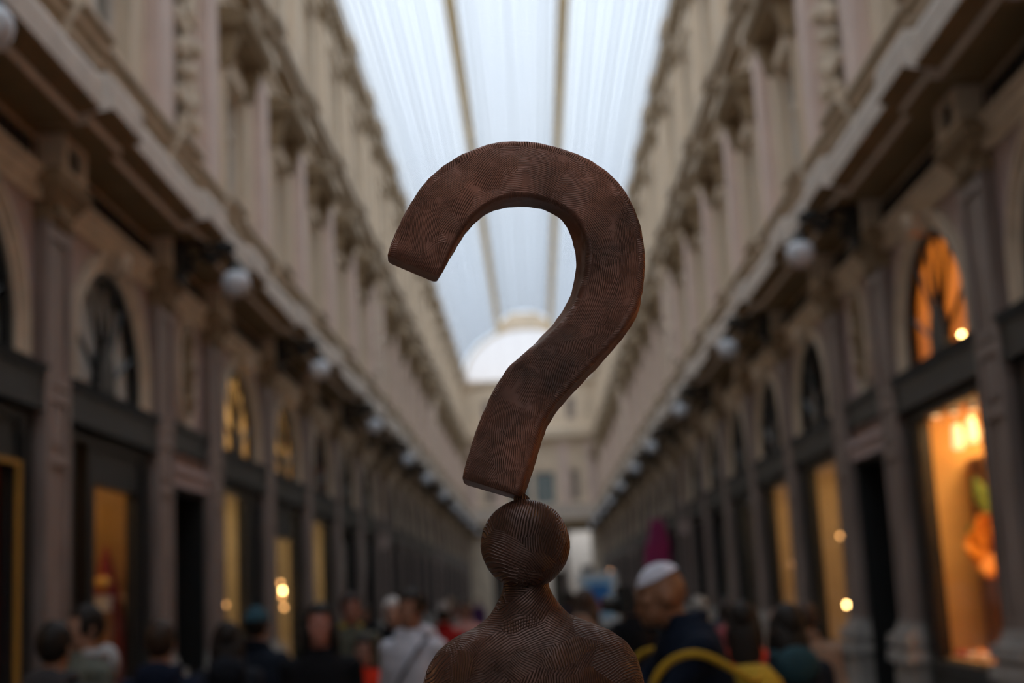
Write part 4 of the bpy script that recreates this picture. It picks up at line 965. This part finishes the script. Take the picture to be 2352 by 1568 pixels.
person('person in a teal knitted hat and dark navy coat, seen from behind', -1.90, 9.95, 1.525, 170, (.011, .015, .024), 'short_hair', hat='beanie', hatcol=(.03, .075, .10))
person('woman with long black hair and a black coat walking towards the camera', -1.20, 8.2, 1.53, 5, BLK, 'long_hair', skin=(.40, .17, .13))
p7 = person('man with a reddish face and a yellow scarf in a grey green jacket', -1.456, 11.5, 1.604, 20, (.075, .078, .06), 'short_hair', (.03, .016, .012), neckcol=(.30, .22, .03), skin=(.30, .13, .09))
person('child in a bright red jacket with dark hair beside the man in white', -1.144, 9.8, 1.33, -10, (.55, .028, .010), 'short_hair', skin=(.30, .15, .11), neckcol=BLK)
person('older person with white hair and a dark coat left of the man in white', -1.171, 12.0, 1.557, 10, BLK, 'short_hair', (.50, .46, .44), skin=(.42, .24, .18))
wm = person('man in a white sweatshirt with a grey strap across the chest', -.775, 9.3, 1.588, -25, (.52, .52, .58), 'short_hair', skin=(.30, .14, .085), neck='hood')
m = MB(); m.tube([(.14, -.02, 1.475), (.12, -.13, 1.40), (.02, -.165, 1.25), (-.10, -.155, 1.08), (-.19, -.08, .92), (-.21, .02, .86)], [(.024, .008)]*6, 6); m.build('shoulder_strap', cloth((.10, .10, .12)), wm)
person('person in a dark red jacket and pale hat far behind the man in white', -.95, 15.0, 1.492, 180, (.25, .012, .012), 'short_hair', hat='beanie', hatcol=(.2, .18, .17))
man = person('bald man with a shiny scalp in a navy jacket, bending to a camera in profile', .72, 5.9, 1.62, -80, (.006, .010, .021), skin=(.25, .115, .06), pose='stoop', hat='scalp_shine', hatcol=(.58, .58, .66))  # the hat slot holds the white highlight shell
bh = BASE['stoop']['h']; bs = BASE['stoop']['sh']
CAM_ = empty('photo_camera', 'small black camera held up to the face of the bald man in navy', 'camera', (.72-.325, 5.9-.02, 1.60), rz=math.radians(-80))
m = MB(); m.box(-.065, .065, -.03, .03, -.045, .04); m.box(-.03, .03, -.028, .028, .04, .065); m.build('camera_body', blackwood, CAM_)
m = MB(); m.tube([(0, -.03, 0), (0, -.06, 0), (0, -.09, 0)], [.034, .034, .030], 14); m.build('lens', iron, CAM_)
BP = empty('backpack', 'mustard yellow backpack on the back of the man in navy', 'bag', (.70, 5.9, -.035), rz=math.radians(-80))
yel = cloth((.42, .25, .025)); bmat_ = yel
m = MB(); srings(m, [(-.13, .13, .21, .07, 1.02), (-.16, .16, .22, .09, 1.05), (-.17, .17, .225, .10, 1.20), (-.15, .15, .215, .09, 1.30), (-.08, .08, .20, .06, 1.36)], 16, 2.6)
m.build('bag_body', yel, BP, smooth=True)
m = MB(); srings(m, [(-.11, .11, .37, .03, 1.05), (-.12, .12, .375, .04, 1.12), (-.11, .11, .37, .03, 1.2)], 14, 2.6); m.build('front_pocket', yel, BP, smooth=True)
for s in (-1, 1):
    sp = catmull([Vector(q) for q in [(s*.10, .20, 1.33), (s*.20, .14, 1.31), (s*.285, .06, 1.345), (s*.29, -.01, 1.39), (s*.28, -.10, 1.43), (s*.27, -.17, 1.425), (s*.25, -.23, 1.39), (s*.22, -.28, 1.30), (s*.19, -.26, 1.18), (s*.20, -.12, 1.06), (s*.17, .08, 1.04), (s*.12, .2, 1.07)]], 4); m = MB(); m.tube(sp, [(.010, .015)]*len(sp), 8); m.build('strap', yel, BP, smooth=True)
person('woman with long black hair in an orange red jacket seen from behind', 1.20, 8.25, 1.431, 170, (.50, .045, .020), 'long_hair', neck=None)
person('dark haired woman in a dark coat with a teal hood, right of the red jacket', 1.27, 7.2, 1.421, 190, (.012, .015, .022), 'long_hair', neck='hood', neckcol=(.025, .06, .075))
ph = person('person in a beige coat raising one arm near the warm beige shop window', 1.80, 9.6, 1.40, 175, (.26, .18, .135), 'short_hair', (.06, .035, .025), pose='raise', skin=(.36, .20, .14))
FAR = [(-2.0, 13.4, 1.476, 'a dark green coat', (.02, .03, .025)), (-.84, 17.4, 1.50, 'a pale pink coat', (.42, .22, .20)), (-1.25, 21, 1.517, 'a grey coat', (.10, .10, .10)), (-.50, 26, 1.499, 'a rust coat', (.12, .05, .03)), (.40, 11.2, 1.54, 'a black coat and long hair', BLK),
       (.52, 16, 1.459, 'a brown coat', (.05, .03, .02)), (.45, 19.5, 1.55, 'a dark blue coat', NAVY), (.95, 14, 1.527, 'a black hooded coat', BLK), (1.65, 25, 1.501, 'a tan coat', (.16, .11, .07)), (2.25, 17.2, 1.402, 'a grey blue jacket', (.05, .06, .08)),
       (-2.3, 16, 1.477, 'an olive jacket', (.06, .06, .03)), (-1.8, 30, 1.56, 'a maroon coat', (.14, .02, .02)), (1.65, 12.4, 1.40, 'a pink jacket beyond the orange red one', (.30, .08, .09)), (-.2, 14.2, 1.45, 'a charcoal coat right behind the bronze figure', (.03, .03, .03)),
       (-.6, 32, 1.5, 'a white top far away', (.45, .43, .42)), (.1, 28, 1.55, 'a light grey coat far away', (.22, .21, .21)), (.9, 31, 1.5, 'a dark red coat far away', (.18, .02, .02)), (-1.5, 25, 1.5, 'a sand coloured coat', (.25, .19, .13)), (2.4, 29, 1.5, 'a slate coat', (.06, .07, .08)),
       (-2.6, 22, 1.48, 'a black jacket by the left wall', BLK), (1.3, 38, 1.5, 'a cream coat far away', (.38, .32, .25)), (-.9, 40, 1.5, 'a navy coat far away', NAVY), (.2, 44, 1.5, 'a brown jacket far away', (.08, .05, .035)), (-1.9, 46, 1.5, 'a purple coat far away', (.08, .03, .09))]
for k, (x, y, hz, what, c) in enumerate(FAR):
    person(f'person in {what}, in the blurred crowd', x, y, hz, (180, 8, 172, -15)[k % 4], c, 'long_hair' if k in (4, 9, 13) else 'short_hair', [(.02, .014, .011), (.05, .03, .02), (.12, .08, .05)][k % 3], skin=[(.36, .19, .13), (.24, .12, .08), (.42, .25, .19)][k % 3], neck='hood' if k % 3 == 0 else 'collar')
